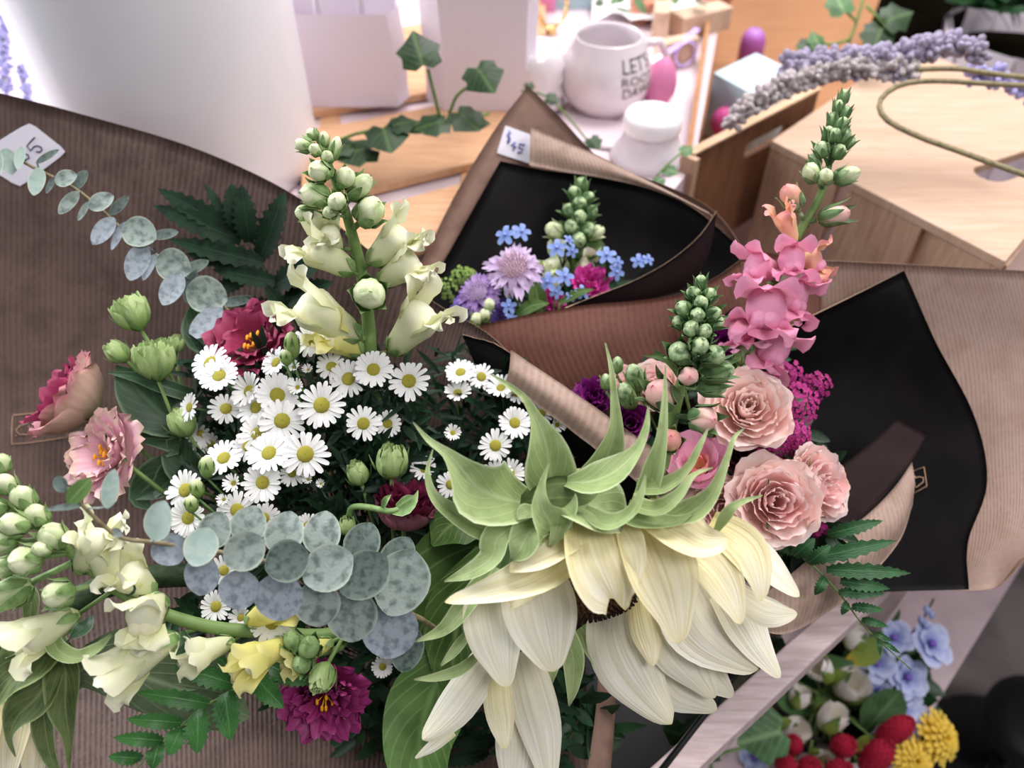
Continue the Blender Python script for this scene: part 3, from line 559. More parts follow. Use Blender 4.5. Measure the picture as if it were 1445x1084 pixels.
back2, bv2 = sheet(w2, 'back_sheet', [
 [(745, 121, .735), (700, 180, .735), (645, 270, .73), (600, 360, .725), (560, 440, .72)],
 [(790, 165, .735), (750, 240, .745), (700, 330, .745), (665, 410, .74), (620, 500, .725)],
 [(855, 230, .735), (820, 300, .75), (780, 380, .75), (730, 460, .74), (680, 540, .72)],
 [(940, 262, .725), (910, 340, .745), (860, 420, .745), (810, 500, .735), (760, 560, .71)],
 [(1010, 300, .71), (990, 380, .73), (940, 450, .73), (890, 520, .71), (830, 590, .69)],
 [(1062, 372, .70), (1050, 430, .71), (1000, 500, .70), (950, 560, .69), (890, 610, .68)]],
 ('kraft_plain', 'kraft_plain', 'kraft_edge'), 26, 26)
sheet(w2, 'black_liner', [
 [(706, 227, .722), (660, 308, .718), (622, 375, .715), (585, 430, .71)],
 [(770, 240, .724), (730, 330, .732), (695, 400, .73), (650, 470, .72)],
 [(850, 250, .722), (830, 340, .735), (790, 420, .733), (740, 500, .72)],
 [(925, 268, .712), (910, 360, .728), (870, 440, .72), (820, 520, .70)],
 [(985, 298, .698), (985, 380, .71), (940, 450, .705), (880, 530, .69)],
 [(1045, 350, .69), (1040, 410, .695), (990, 480, .69), (930, 540, .68)]], ('black_paper', 'kraft_plain', 'kraft_edge'), 24, 22)
fold2, bvf = sheet(w2, 'folded_rim', [
 [(749, 178, .715), (790, 196, .714), (835, 215, .712), (885, 240, .708), (940, 268, .70), (1000, 300, .692)],
 [(748, 205, .711), (795, 221, .710), (845, 236, .708), (895, 253, .704), (950, 276, .697), (1003, 303, .690)],
 [(747, 233, .715), (800, 243, .714), (850, 251, .712), (905, 263, .707), (955, 281, .699), (1005, 306, .692)]], ('kraft_band_lit', 'black_paper', 'kraft_edge'), 9, 24)
sheet(w2, 'side_flap', [
 [(1012, 298, .665), (985, 335, .66), (945, 368, .655), (895, 396, .65), (845, 416, .645), (790, 438, .64)],
 [(1003, 350, .67), (975, 385, .665), (935, 405, .66), (890, 418, .655), (840, 428, .65), (780, 446, .645)],
 [(988, 388, .675), (965, 410, .67), (930, 420, .665), (885, 430, .66), (835, 438, .655), (775, 452, .65)]], ('maroon_paper', 'kraft_plain', 'kraft_edge'), 10, 24)
sheet(w2, 'front_sheet', [
 [(628, 472, .655), (690, 456, .645), (760, 441, .635), (830, 430, .632), (900, 424, .632), (960, 414, .635), (1012, 390, .645), (1062, 358, .66), (1110, 362, .67), (1160, 372, .675)],
 [(640, 500, .66), (700, 500, .645), (770, 495, .635), (840, 490, .632), (910, 485, .635), (975, 475, .64), (1030, 455, .65), (1080, 440, .665), (1120, 450, .675), (1160, 460, .68)],
 [(680, 560, .67), (740, 570, .65), (810, 580, .645), (880, 580, .645), (950, 575, .65), (1010, 565, .66), (1060, 550, .67), (1100, 540, .68), (1140, 540, .69), (1170, 540, .69)],
 [(720, 640, .69), (790, 660, .68), (860, 680, .67), (930, 680, .67), (990, 670, .68), (1050, 660, .69), (1090, 650, .70), (1120, 640, .70), (1150, 630, .70), (1180, 620, .70)]], ('kraft_red_shade', 'black_paper', 'kraft_edge'), 24, 44)
st, bvs = sticker(w2, bv2, [(713, 177), (749, 190), (750, 232), (701, 216)], .05)
strokes(st, 'handwriting', bvs, [[(721, 187), (717, 189), (716, 192), (720, 195), (720, 199), (715, 200)], [(719, 184), (717, 203)], [(727, 200), (721, 205), (729, 208)], [(727, 201), (724, 213)], [(741, 204), (733, 203), (732, 208), (738, 210), (736, 215), (730, 215)]], 2.4, 'ink_pale', .0003)
w3 = thing('bouquet_wrap', 'open kraft and black paper wrap around the pink rose bouquet', 'wrapping paper', B3)
sheet(w3, 'outer_sheet', [
 [(1045, 372, .655), (1120, 368, .66), (1200, 369, .663), (1290, 373, .663), (1370, 378, .66), (1450, 383, .65), (1540, 390, .63)],
 [(1050, 480, .69), (1120, 480, .695), (1210, 485, .70), (1310, 490, .695), (1400, 495, .68), (1470, 500, .66), (1560, 505, .63)],
 [(1050, 600, .70), (1130, 600, .71), (1230, 610, .71), (1330, 620, .695), (1410, 630, .67), (1480, 635, .645), (1560, 640, .61)],
 [(1060, 720, .69), (1140, 730, .70), (1240, 740, .695), (1340, 745, .675), (1410, 745, .65), (1465, 740, .63), (1530, 730, .60)],
 [(1090, 800, .68), (1160, 815, .68), (1250, 826, .67), (1335, 832, .65), (1378, 833, .636), (1412, 824, .625), (1460, 772, .605)]], ('kraft_lit', 'kraft_plain', 'kraft_edge'), 34, 40, wav=.003, seed=3)
blk3, bv3 = sheet(w3, 'black_sheet', [
 [(1020, 512, .66), (1105, 466, .655), (1195, 422, .65), (1275, 382, .645)],
 [(1040, 570, .68), (1130, 530, .682), (1225, 498, .672), (1318, 477, .645)],
 [(1060, 640, .69), (1160, 610, .685), (1265, 592, .67), (1373, 582, .64)],
 [(1080, 720, .685), (1185, 695, .675), (1290, 685, .655), (1392, 680, .628)],
 [(1100, 790, .67), (1195, 775, .66), (1285, 768, .643), (1366, 765, .622)],
 [(1120, 845, .655), (1205, 838, .645), (1290, 834, .632), (1367, 832, .615)]], ('black_paper', 'kraft_band_lit', 'kraft_edge'), 40, 30, wav=.003, seed=5, th=.0009)
strokes(w3, 'printed_mark', bv3, [[(1288, 665), (1304, 659), (1308, 686), (1288, 697)], [(1289, 676), (1292, 672)], [(1288, 676), (1296, 673), (1303, 674), (1303, 680), (1298, 684), (1293, 688), (1290, 684), (1291, 681)]], 1.2, 'gold_print', .0018)
sheet(w3, 'black_flap', [
 [(1268, 590, .625), (1288, 600, .62), (1309, 612, .615)],
 [(1225, 628, .622), (1258, 640, .615), (1285, 653, .608)],
 [(1160, 680, .615), (1205, 690, .61), (1245, 702, .60)],
 [(1110, 730, .61), (1165, 742, .605), (1215, 740, .595)]], ('maroon_paper', 'kraft_band_lit', 'kraft_edge'), 16, 10)
sheet(w3, 'front_roll', [
 [(1287, 652, .612), (1262, 688, .60), (1222, 728, .59), (1165, 770, .578), (1110, 815, .57), (1050, 862, .565)],
 [(1291, 680, .608), (1274, 725, .594), (1225, 780, .58), (1165, 825, .565), (1110, 862, .556), (1058, 880, .553)],
 [(1288, 712, .612), (1268, 766, .598), (1210, 832, .584), (1150, 876, .568), (1105, 895, .558), (1066, 888, .556)]], ('kraft_band_lit', 'black_paper', 'kraft_edge'), 14, 34)
# ------------------------------------------------------------------ the big sunflower
D0 = .47
sc = W(835, 760, .50)
sf = thing('sunflower', 'big drooping pale sunflower with curling green bracts and cream petals', 'flower', sc)
ax = C3(.22, -.80, .42).normalized()           # the way its face looks
hub = W(800, 715, .482)
mb = MB().ball(hub, ax, PX(46, .48), PX(82, .48), 20, 9)
obj('receptacle', mb, MAT['bract_dark'], sf)  # darker green stands in for the shadow among the bracts
dc = W(850, 862, .490)
mb = MB(); x, y, z = frame(ax)
mb.lathe(dc - ax * PX(70, .49), ax, [(0, PX(50, .49)), (PX(34, .49), PX(66, .49)), (PX(58, .49), PX(60, .49)), (PX(72, .49), PX(42, .49)), (PX(76, .49), PX(3, .49))], 26)
dd_ = obj('disc', mb, M('disc_brown', '#6b4526', rough=.8, noi=500, noi_col='#3c2412', bump=1), sf)
mb = MB()
for k in range(240):
    a = 2.39996 * k; rr = PX(66, .49) * math.sqrt((k + .5) / 240); b = dc - ax * PX(70, .49) + (x * math.cos(a) + y * math.sin(a)) * rr + ax * PX(72 - 34 * (k / 240) ** 2.2, .49)
    mb.tube([b, b + ax * PX(7, .49) + (x * math.cos(a) + y * math.sin(a)) * PX(4, .49)], [PX(1.8, .49), PX(1.2, .49)], 4)
obj('disc_florets', mb, M('disc_dark', '#26150c', rough=.8), sf, kind='stuff')
def pet(rows, mat='petal_cream', n=(0, .45, 1), cup=.10, ruf=.035, ph=0, n2=None, rag=0):
    a, b, c = cr(rows, 5)[3][:3], rows[-1], 0
    q = cr([(r_[0], r_[1], r_[2], r_[3]) for r_ in rows], 6); R_ = [(u[0], u[1], u[2], max(u[3], 2)) for u in q]; R_[-1] = (q[-1][0], q[-1][1], q[-1][2], 2.5 if not rag else q[-1][3])
    pts = leafpts(R_); pts.insert(-1, (pts[-2][0].lerp(pts[-1][0], .72), max(pts[-2][1] * .52, pts[-1][1])))
    return obj('petal', MB().blade(pts, C3(*n), 16, 9, cup=cup, ruf=ruf, rf=1.6, ph=ph, pleat=.028, nrm2=C3(*n2) if n2 else None, rag=rag), MAT[mat], sf)
# lower, far petals first (inner faces seen under the disc)
pet([(868, 840, .515, 60), (872, 900, .512, 92), (900, 960, .508, 86), (948, 1022, .502, 10)], 'petal_white', (-.1, .3, 1), -.10, .02, 1)
pet([(930, 850, .512, 62), (960, 905, .51, 92), (985, 945, .507, 66), (1009, 985, .503, 8)], 'petal_white', (0, .4, 1), -.08, .02, 2)
pet([(910, 900, .517, 50), (950, 965, .515, 62), (980, 985, .512, 46), (1012, 1002, .508, 8)], 'petal_white', (0, .3, 1), -.06, .02, 3)
pet([(985, 930, .512, 34), (1008, 958, .51, 42), (1035, 983, .507, 10)], 'petal_white', (0, .4, 1), .05, .02, 4)
pet([(960, 810, .503, 80), (985, 865, .502, 118), (1020, 910, .50, 84), (1070, 945, .496, 8)], 'petal_white', (0, .4, 1), -.06, .03, 5)
pet([(1020, 830, .502, 54), (1050, 875, .50, 66), (1075, 920, .498, 44), (1101, 957, .494, 7)], 'petal_white', (.2, .4, 1), -.06, .02, 6)
pet([(902, 845, .507, 34), (910, 885, .504, 44), (918, 915, .502, 34), (921, 941, .50, 5)], 'petal_cream', (0, .2, 1), -.12, .02, 7)
pet([(880, 840, .513, 42), (876, 870, .512, 50), (870, 910, .515, 40), (872, 930, .52, 8)], 'petal_white', (0, .2, 1), -.1, .02, 8)
# the group hanging at its other side
pet([(705, 905, .488, 40), (672, 955, .485, 54), (632, 1010, .478, 50), (596, 1044, .472, 10)], 'petal_white', (-.2, .2, 1), -.16, .03, 9)
pet([(640, 1032, .488, 14), (612, 1052, .484, 16), (586, 1070, .48, 4)], 'petal_white', (-.2, .2, 1), 0, .02, 10)
pet([(700, 940, .487, 36), (702, 985, .483, 42), (708, 1025, .48, 36), (713, 1058, .477, 6)], 'petal_cream', (0, .1, 1), -.12, .02, 11)
pet([(735, 920, .493, 48), (752, 985, .49, 66), (768, 1050, .487, 54), (776, 1120, .482, 8)], 'petal_white', (.1, .1, 1), -.12, .03, 12)
pet([(722, 1000, .496, 36), (724, 1060, .494, 50), (720, 1125, .49, 12)], 'petal_white', (0, .1, 1), -.1, .02, 13)
pet([(745, 1010, .496, 34), (742, 1070, .494, 46), (735, 1125, .49, 12)], 'petal_white', (0, .1, 1), -.1, .02, 14)
# near petals
pet([(690, 830, .478, 58), (694, 870, .470, 82), (704, 922, .466, 64), (716, 970, .463, 6)], 'petal_white', (-.1, .4, 1), .14, .02, 15)
pet([(748, 800, .472, 70), (758, 845, .464, 104), (770, 900, .460, 84), (782, 948, .458, 14)], 'petal_white', (0, .4, 1), .16, .02, 16)
pet([(800, 775, .462, 66), (762, 808, .452, 76), (700, 832, .448, 46), (628, 850, .446, 6)], 'petal_cream', (-.1, .75, .75), .12, .05, 17)
pet([(822, 752, .456, 46), (790, 772, .447, 60), (755, 790, .445, 46), (718, 806, .448, 14)], 'petal_cream', (-.1, .8, .7), .2, .08, 18)
pet([(1000, 742, .466, 46), (1046, 772, .460, 70), (1066, 808, .457, 52), (1074, 848, .455, 6)], 'petal_cream', (.3, .5, .9), .12, .03, 19)
pet([(1040, 775, .474, 44), (1066, 785, .470, 58), (1095, 815, .467, 46), (1128, 842, .463, 6)], 'petal_white', (.3, .6, .8), .12, .03, 20)
pet([(1040, 838, .484, 36), (1072, 862, .480, 50), (1100, 868, .477, 36), (1125, 866, .474, 6)], 'petal_white', (.2, .6, .8), .1, .03, 21)
pet([(950, 758, .458, 54), (1000, 798, .450, 72), (1028, 838, .447, 54), (1045, 881, .445, 6)], 'petal_cream', (.2, .5, .9), .15, .03, 22)
pet([(896, 728, .456, 70), (925, 790, .444, 104), (945, 845, .440, 82), (958, 908, .438, 8)], 'petal_cream', (.1, .5, 1), .15, .02, 23)
pet([(838, 735, .456, 80), (852, 780, .440, 116), (866, 818, .437, 104), (874, 852, .440, 50)], 'petal_cream', (0, .5, 1), .13, .04, 24, rag=.28)
pet([(905, 724, .452, 50), (955, 748, .440, 74), (995, 768, .436, 60), (1027, 760, .434, 16)], 'petal_cream', (.1, .7, .8), .14, .05, 25)
pet([(780, 790, .468, 50), (765, 800, .462, 62), (735, 830, .460, 50), (712, 858, .460, 16)], 'petal_cream', (-.1, .6, .8), .1, .04, 26)
def brk(rows, n=(0, .4, 1), fold=.12, ruf=.03, ph=0, mat='bract', n2=None, name='bract'):
    return obj(name, MB().blade(leafpts(rows), C3(*n), 20, 7, cup=.08, fold=fold, ruf=ruf, rf=1.5, ph=ph, nrm2=C3(*n2) if n2 else None), MAT[mat], sf)
brk([(800, 690, .478, 60), (818, 705, .458, 92), (850, 722, .446, 84), (880, 742, .444, 30)], (0, .6, .8), .1, .06, 1, 'bract')
brk([(748, 712, .470, 40), (712, 705, .456, 84), (678, 692, .448, 94), (654, 666, .445, 46), (632, 641, .444, 17), (606, 622, .446, 9), (583, 596, .450, 2)], (-.3, .5, .9), .14, .04, 2)
brk([(715, 752, .472, 28), (680, 745, .462, 34), (640, 722, .456, 26), (614, 700, .455, 15), (604, 668, .458, 8), (611, 634, .462, 2)], (-.3, .3, .9), .2, .05, 3)
brk([(778, 690, .470, 52), (775, 662, .458, 74), (770, 628, .452, 56), (757, 592, .450, 20), (740, 562, .450, 10), (716, 543, .452, 7), (692, 528, .456, 2)], (0, .2, 1), .14, .04, 4)
brk([(782, 758, .458, 34), (776, 738, .443, 56), (764, 716, .438, 32), (764, 688, .438, 12), (774, 654, .442, 2)], (0, .3, 1), .16, .05, 5)
brk([(842, 668, .474, 58), (858, 640, .464, 46), (868, 604, .459, 22), (866, 560, .458, 11), (862, 520, .459, 7), (854, 484, .463, 2)], (.1, .1, 1), .22, .05, 6)
brk([(800, 681, .452, 16), (835, 680, .442, 46), (870, 665, .438, 46), (899, 636, .437, 18), (912, 604, .44, 10), (915, 573, .444, 2)], (-.2, .6, .8), .12, .04, 7)
brk([(912, 700, .462, 32), (924, 660, .454, 30), (934, 620, .451, 17), (938, 570, .452, 9), (939, 516, .456, 2)], (-.3, .1, 1), .25, .04, 8)
brk([(898, 690, .460, 26), (935, 688, .452, 27), (968, 664, .449, 13), (986, 632, .450, 9), (1000, 603, .454, 2)], (0, .6, .8), .2, .04, 9)
brk([(888, 712, .448, 30), (925, 722, .438, 30), (955, 702, .435, 18), (978, 672, .436, 9), (1006, 660, .44, 2)], (0, .7, .7), .18, .06, 10)
brk([(930, 732, .450, 26), (975, 724, .440, 38), (1006, 694, .436, 20), (1026, 645, .437, 9), (1036, 618, .44, 6), (1050, 605, .444, 2)], (.1, .6, .8), .16, .04, 11)
brk([(1010, 750, .463, 8), (1024, 728, .459, 17), (1040, 712, .457, 11), (1076, 699, .458, 2)], (0, .5, .8), .1, .04, 12)
brk([(822, 722, .448, 22), (856, 742, .436, 34), (888, 728, .431, 22), (904, 700, .431, 11), (912, 667, .434, 2)], (0, .8, .6), .2, .05, 13)
brk([(880, 726, .449, 40), (915, 738, .440, 42), (950, 738, .437, 20), (978, 725, .438, 3)], (0, .8, .6), .14, .08, 14)
brk([(768, 690, .47, 34), (792, 712, .452, 50), (790, 745, .446, 30), (776, 772, .446, 3)], (-.2, .5, .8), .15, .06, 15)
brk([(738, 738, .468, 28), (704, 758, .455, 40), (694, 788, .45, 38), (664, 808, .449, 24), (627, 821, .452, 2)], (-.2, .6, .8), .16, .08, 16)
brk([(768, 738, .458, 40), (748, 752, .450, 52), (735, 775, .447, 40), (722, 790, .449, 4)], (-.2, .5, .8), .1, .1, 17)
brk([(762, 728, .456, 12), (745, 722, .447, 26), (728, 734, .446, 3)], (-.2, .6, .8), .1, .1, 18)
brk([(700, 800, .480, 26), (660, 852, .472, 32), (628, 888, .469, 20), (586, 906, .469, 2)], (-.3, .4, .8), .15, .05, 19)
brk([(680, 920, .485, 10), (650, 945, .48, 16), (615, 956, .478, 12), (584, 959, .478, 2)], (0, .4, .8), .1, .03, 20)
brk([(690, 800, .484, 22), (672, 840, .478, 30), (668, 880, .476, 20), (664, 905, .476, 2)], (-.3, .3, .9), .1, .06, 21)
brk([(668, 885, .484, 10), (645, 915, .481, 16), (622, 940, .479, 3)], (-.3, .3, .9), .1, .03, 22)
brk([(820, 885, .525, 28), (838, 912, .520, 34), (850, 942, .516, 20), (858, 972, .514, 2)], (.1, .2, 1), .2, .03, 23)
brk([(838, 885, .530, 26), (850, 900, .526, 26), (856, 918, .524, 16), (857, 936, .522, 2)], (.1, .2, 1), .2, .03, 24)
brk([(795, 885, .512, 26), (808, 925, .508, 32), (808, 965, .506, 20), (803, 997, .505, 2)], (0, .2, 1), .2, .03, 25)
brk([(770, 900, .512, 26), (776, 930, .51, 30), (778, 965, .508, 4)], (0, .2, 1), .2, .03, 26)
obj('stem', MB().tube([Vector(q) for q in cr([tuple(p) for p in (hub + C3(0, 0, -.01), W(790, 660, .53), W(740, 700, .60), B1)], 14)], PX(17, .48), 10), MAT['stem_dark'], sf)
for rows, mt in (([(720, 745, .54, 60), (665, 800, .535, 150), (625, 880, .53, 140), (604, 960, .525, 40), (598, 985, .525, 4)], 'leaf'), ([(690, 780, .52, 40), (650, 860, .515, 90), (640, 930, .512, 70), (636, 990, .51, 5)], 'leaf'), ([(645, 905, .52, 40), (608, 985, .512, 110), (592, 1050, .506, 96), (600, 1130, .50, 60)], 'leaf_lime'), ([(700, 720, .54, 40), (640, 740, .535, 70), (610, 770, .53, 6)], 'leaf')):
    brk(rows, (-.1, .3, 1), .08, .04, rnd.random() * 6, mt, name='leaf')
# ------------------------------------------------------------------ the second sunflower at the lower corner
sf2 = thing('sunflower', 'drooping sunflower with dark green bracts below the pale snapdragon, cut by the frame corner', 'flower', W(40, 900, .50))
sf_keep, sf = sf, sf2
obj('receptacle', MB().ball(W(40, 915, .50), C3(-.2, -.8, .5).normalized(), PX(30, .5), PX(70, .5), 16, 8), MAT['bract_dark'], sf2)
pet([(30, 985, .497, 40), (20, 1030, .490, 58), (8, 1110, .486, 20)], 'petal_cream', (-.1, .3, 1), .1, .03, 2)
pet([(60, 985, .497, 30), (52, 1035, .492, 46), (46, 1115, .488, 20)], 'petal_cream', (.1, .3, 1), .1, .03, 3)
pet([(-10, 985, .497, 40), (-20, 1040, .491, 58), (-30, 1115, .488, 20)], 'petal_cream', (-.2, .3, 1), .1, .03, 4)
brk([(92, 905, .488, 40), (58, 925, .470, 76), (20, 955, .464, 66), (-14, 1006, .462, 6)], (-.2, .5, .9), .12, .06, 1, 'bract_dark')
brk([(80, 935, .484, 40), (56, 980, .472, 62), (26, 1010, .468, 42), (14, 1040, .468, 14), (22, 1068, .47, 2)], (-.1, .4, .9), .12, .07, 2, 'bract_dark')
brk([(82, 905, .490, 30), (92, 950, .476, 48), (92, 1000, .472, 40), (97, 1040, .472, 16), (98, 1090, .474, 2)], (.1, .3, 1), .18, .05, 3, 'bract_dark')
brk([(60, 985, .492, 22), (64, 1030, .486, 30), (72, 1070, .483, 18), (90, 1100, .482, 3)], (.1, .3, 1), .18, .05, 4, 'bract_dark')
brk([(10, 900, .49, 40), (-20, 930, .478, 60), (-50, 990, .474, 3)], (-.2, .5, .9), .12, .06, 5, 'bract_dark')
brk([(72, 893, .474, 20), (82, 918, .463, 24), (108, 930, .460, 22), (138, 918, .459, 18), (158, 896, .46, 4)], (.1, .7, .7), .3, .03, 6, 'bract')
brk([(40, 830, .492, 16), (44, 850, .488, 22), (40, 878, .486, 12), (30, 896, .486, 2)], (.4, .3, .8), .2, .03, 7, 'bract_dark')
brk([(85, 985, .52, 30), (130, 940, .512, 60), (230, 965, .508, 84), (320, 1000, .506, 62), (352, 1012, .503, 8)], (0, .5, .9), .10, .03, 8, 'leaf_grey', name='leaf')
brk([(120, 925, .53, 26), (170, 925, .522, 70), (250, 940, .518, 78), (330, 960, .516, 10)], (0, .5, .9), .12, .03, 9, 'leaf_grey', name='leaf')
obj('stem', MB().tube(curve([(60, 900, .52), (110, 845, .535), (170, 822, .545), (240, 812, .55), (340, 816, .56), (450, 850, .60)], 14) + [B1], PX(17, .54), 10), MAT['stem_dark'], sf2)
sf = sf_keep
# ------------------------------------------------------------------ snapdragons
snapdragon('tall cream snapdragon spire rising above the clump of asters', [(524, 520, .565), (520, 455, .552), (511, 390, .54), (497, 330, .528), (480, 275, .518), (465, 235, .512), (449, 196, .508)],
 [(441, 190, .506, 9, 1.0), (430, 205, .503, 11), (446, 212, .499, 9), (457, 198, .508, 8, 1.5), (471, 212, .510, 10, 1.9), (462, 222, .50, 9), (451, 242, .499, 15), (487, 252, .505, 15, 1.2), (507, 266, .512, 16, 1.6), (446, 276, .506, 18, 1.3), (476, 285, .496, 14, 1.2), (521, 300, .512, 21, 1.2), (432, 300, .515, 12), (521, 415, .512, 24, 1.0), (466, 300, .50, 10)],
 [(500, 385, .535, 420, 334, .510, 30), (480, 352, .53, 455, 322, .508, 22), (522, 372, .53, 582, 318, .513, 30), (534, 400, .535, 598, 360, .512, 27), (508, 478, .548, 406, 414, .510, 36), (552, 497, .55, 614, 424, .515, 34), (510, 500, .555, 458, 462, .532, 28, ('snap_yellow', 'snap_lip', 'snap_calyx'))], B1, 11)
MC = ('snap_cream', 'snap_lip', 'snap_calyx')
snapdragon('pale snapdragon lying across the lower corner with its bud tip at the frame edge', [(560, 880, .535), (470, 897, .52), (400, 893, .508), (330, 889, .497), (240, 872, .487), (168, 834, .478), (112, 790, .471), (62, 745, .466), (12, 690, .462), (-24, 650, .46)],
 [(3, 655, .458, 12), (10, 684, .455, 14), (33, 704, .456, 17, 1.2), (-4, 716, .453, 13), (22, 740, .450, 18, 1.2), (52, 728, .457, 16, 1.2), (75, 758, .456, 19, 1.2), (38, 790, .450, 21, 1.1), (8, 765, .452, 15), (84, 838, .452, 20, 1.1), (18, 835, .465, 23, 1.3), (8, 800, .456, 14), (-14, 690, .458, 12), (60, 775, .450, 12)],
 [(112, 866, .478, 14, 914, .458, 33, MC, (0, 1, .4)), (112, 806, .474, 146, 742, .452, 27, MC, (-.6, .3, .6)), (158, 832, .478, 136, 752, .462, 27, MC, (-1, .2, .2)), (228, 845, .488, 190, 886, .455, 36, MC, (.0, .7, .7)), (216, 838, .488, 168, 800, .468, 30, MC, (-.3, 1, .2)), (252, 896, .488, 148, 962, .462, 33, MC, (-.1, .5, .9)), (330, 904, .498, 262, 930, .472, 25, MC, (0, .3, 1)), (410, 905, .50, 336, 944, .470, 29, ('snap_yellow', 'snap_lip', 'snap_calyx'), (0, .5, .9)), (470, 905, .512, 402, 935, .490, 22, ('snap_yellow', 'snap_lip', 'snap_calyx'), (.2, .5, .9)), (350, 880, .50, 400, 850, .486, 26, ('snap_yellow', 'snap_lip', 'snap_calyx'), (-.4, .5, .9))], B1, 12,
 leaves=([(128, 870, .475, 8), (122, 882, .468, 22), (110, 892, .464, 18), (98, 900, .464, 1)], [(178, 838, .474, 6), (186, 830, .468, 18), (184, 820, .466, 1)], [(258, 890, .478, 6), (262, 910, .472, 18), (248, 925, .47, 1)]))
GB = ('green_bud', 'sep_green')
SB = ('snap_blush', 'sep_green')
snapdragon('green snapdragon spike in tight bud in front of the pink roses', [(932, 690, .56), (938, 640, .55), (955, 565, .535), (968, 520, .527), (980, 470, .52), (986, 430, .516), (990, 400, .514)],
 [(989, 400, .512, 9, 1.4), (980, 416, .51, 11, 1.3), (998, 418, .511, 11, 1.3), (989, 428, .505, 11, 1.2), (967, 437, .511, 13, 1.2), (1003, 444, .51, 13, 1.2), (984, 446, .502, 12), (960, 456, .514, 10, 1.4), (976, 464, .502, 13, 1.1), (1006, 456, .513, 12, 1.3), (993, 468, .50, 12, 1.1), (987, 488, .501, 14), (960, 500, .511, 18, 1.1), (1004, 502, .512, 17, 1.1), (971, 531, .507, 15, 1.1, SB), (1009, 524, .522, 17, 1.5), (934, 558, .522, 22, 1.3, SB), (991, 591, .514, 19, 1.2, SB), (944, 622, .525, 18, 1.2, ('snap_peach', 'green_bud')), (1003, 548, .53, 13, 1.6)], [], B3, 11, GB)
P_ = ('snap_pink', 'snap_pink', 'green_bud')
snapdragon('tall pink snapdragon with open florets low on a bent green spire', [(1050, 560, .60), (1062, 500, .59), (1080, 440, .585), (1100, 375, .58), (1138, 312, .575), (1160, 270, .572), (1172, 222, .57), (1184, 150, .568)],
 [(1190, 138, .566, 8, 1.4), (1183, 152, .564, 8, 1.3), (1192, 160, .564, 8, 1.3), (1176, 170, .566, 9, 1.3), (1188, 176, .561, 9, 1.2), (1170, 190, .565, 9, 1.3), (1190, 194, .562, 10, 1.3), (1178, 192, .559, 9), (1160, 212, .562, 11, 1.2), (1183, 215, .56, 10, 1.2), (1196, 203, .565, 8, 1.5), (1146, 245, .563, 13, 1.3, ('snap_bud', 'green_bud')), (1165, 250, .558, 11, 1.2, ('snap_bud', 'green_bud')), (1193, 249, .564, 13, 1.5, ('snap_bud', 'green_bud')), (1118, 280, .565, 15, 1.5, ('snap_peach', 'green_bud')), (1175, 305, .564, 15, 1.5, SB), (1150, 228, .568, 9, 1.3)],
 [(1122, 345, .575, 1100, 292, .558, 17, ('snap_peach', 'snap_pink', 'green_bud'), (-1, .5, .3)), (1100, 385, .578, 1050, 372, .558, 26, P_, (-.3, 1, .4)), (1108, 372, .576, 1122, 366, .546, 26, P_, (0, 1, .3)), (1122, 372, .578, 1166, 366, .562, 23, ('snap_peach', 'snap_pink', 'green_bud'), (0, 1, .5)), (1082, 430, .584, 1080, 440, .544, 40, P_, (0, 1, .3)), (1092, 412, .582, 1140, 425, .558, 31, P_, (.4, 1, .3)), (1075, 480, .588, 1103, 500, .562, 34, P_, (.5, .8, .4)), (1066, 470, .588, 1032, 468, .562, 24, P_, (-.5, 1, .3))], B3, 10, GB, P_)
snapdragon('small green snapdragon spike standing against the black lining', [(800, 440, .71), (808, 400, .70), (812, 350, .692), (816, 310, .688), (819, 265, .685)],
 [(820, 262, .684, 10, 1.2), (812, 274, .682, 10), (828, 280, .682, 9), (818, 290, .679, 11), (806, 298, .682, 11), (830, 300, .684, 11), (818, 308, .676, 11), (808, 322, .678, 12, 1.2), (828, 325, .68, 12, 1.2), (784, 326, .684, 12, 1.3, ('snap_bud', 'snap_bud')), (838, 328, .684, 11, 1.4, ('snap_bud', 'snap_bud')), (816, 340, .675, 12)],
 [(800, 385, .695, 774, 362, .682, 22, ('snap_bud', 'snap_cream', 'green_bud')), (812, 385, .695, 840, 376, .682, 22, ('snap_cream', 'snap_bud', 'green_bud')), (795, 400, .70, 762, 398, .684, 20, ('snap_cream', 'snap_bud', 'green_bud'))], B2, 8, GB)
# ------------------------------------------------------------------ lisianthus
def lis(label, px, py, d, R, n, layers, ruf=.08, seed=0, st=None, name='lisianthus', bind=B1, off=.35):
    axx = C3(*n).normalized(); r = PX(R, d); c = W(px, py, d) - axx * r * off
    t = thing(name, label, 'flower', c); rosette(t, c, axx, r, layers, ruf, seed)
    if st: stamens(t, c, axx, r, st, seed)
    sepals(t, c - axx * r * .05, axx, r * .45, r * .6, 5, 'snap_calyx', .6, w=.3)
    stem_to(t, c, bind, .0018, 'stem', (c - bind).normalized()); return t
lis('wine-rose lisianthus, fully open with orange stamens, above the asters', 356, 482, .575, 55, (-.1, .45, .9), [(5, 1.0, .66, .85, .3, 1.4, 'lis_rose'), (4, .84, .80, .7, .16, 1.4, 'lis_rose'), (3, .62, .80, .55, .1, 1.4, 'lis_rose')], .13, 4, 7)
lis('dusty rose lisianthus turned sideways against the bare brown paper', 105, 565, .585, 64, (-.70, .48, .42), [(4, .95, .95, 1.05, .32, 1.45, 'lis_dusty'), (4, .84, 1.12, 1.0, .34, 1.4, 'lis_dusty'), (4, .74, 1.25, .95, .3, 1.4, 'lis_rose'), (3, .5, 1.15, .8, .15, 1.45, 'lis_rose')], .13, 9, None, off=.55)
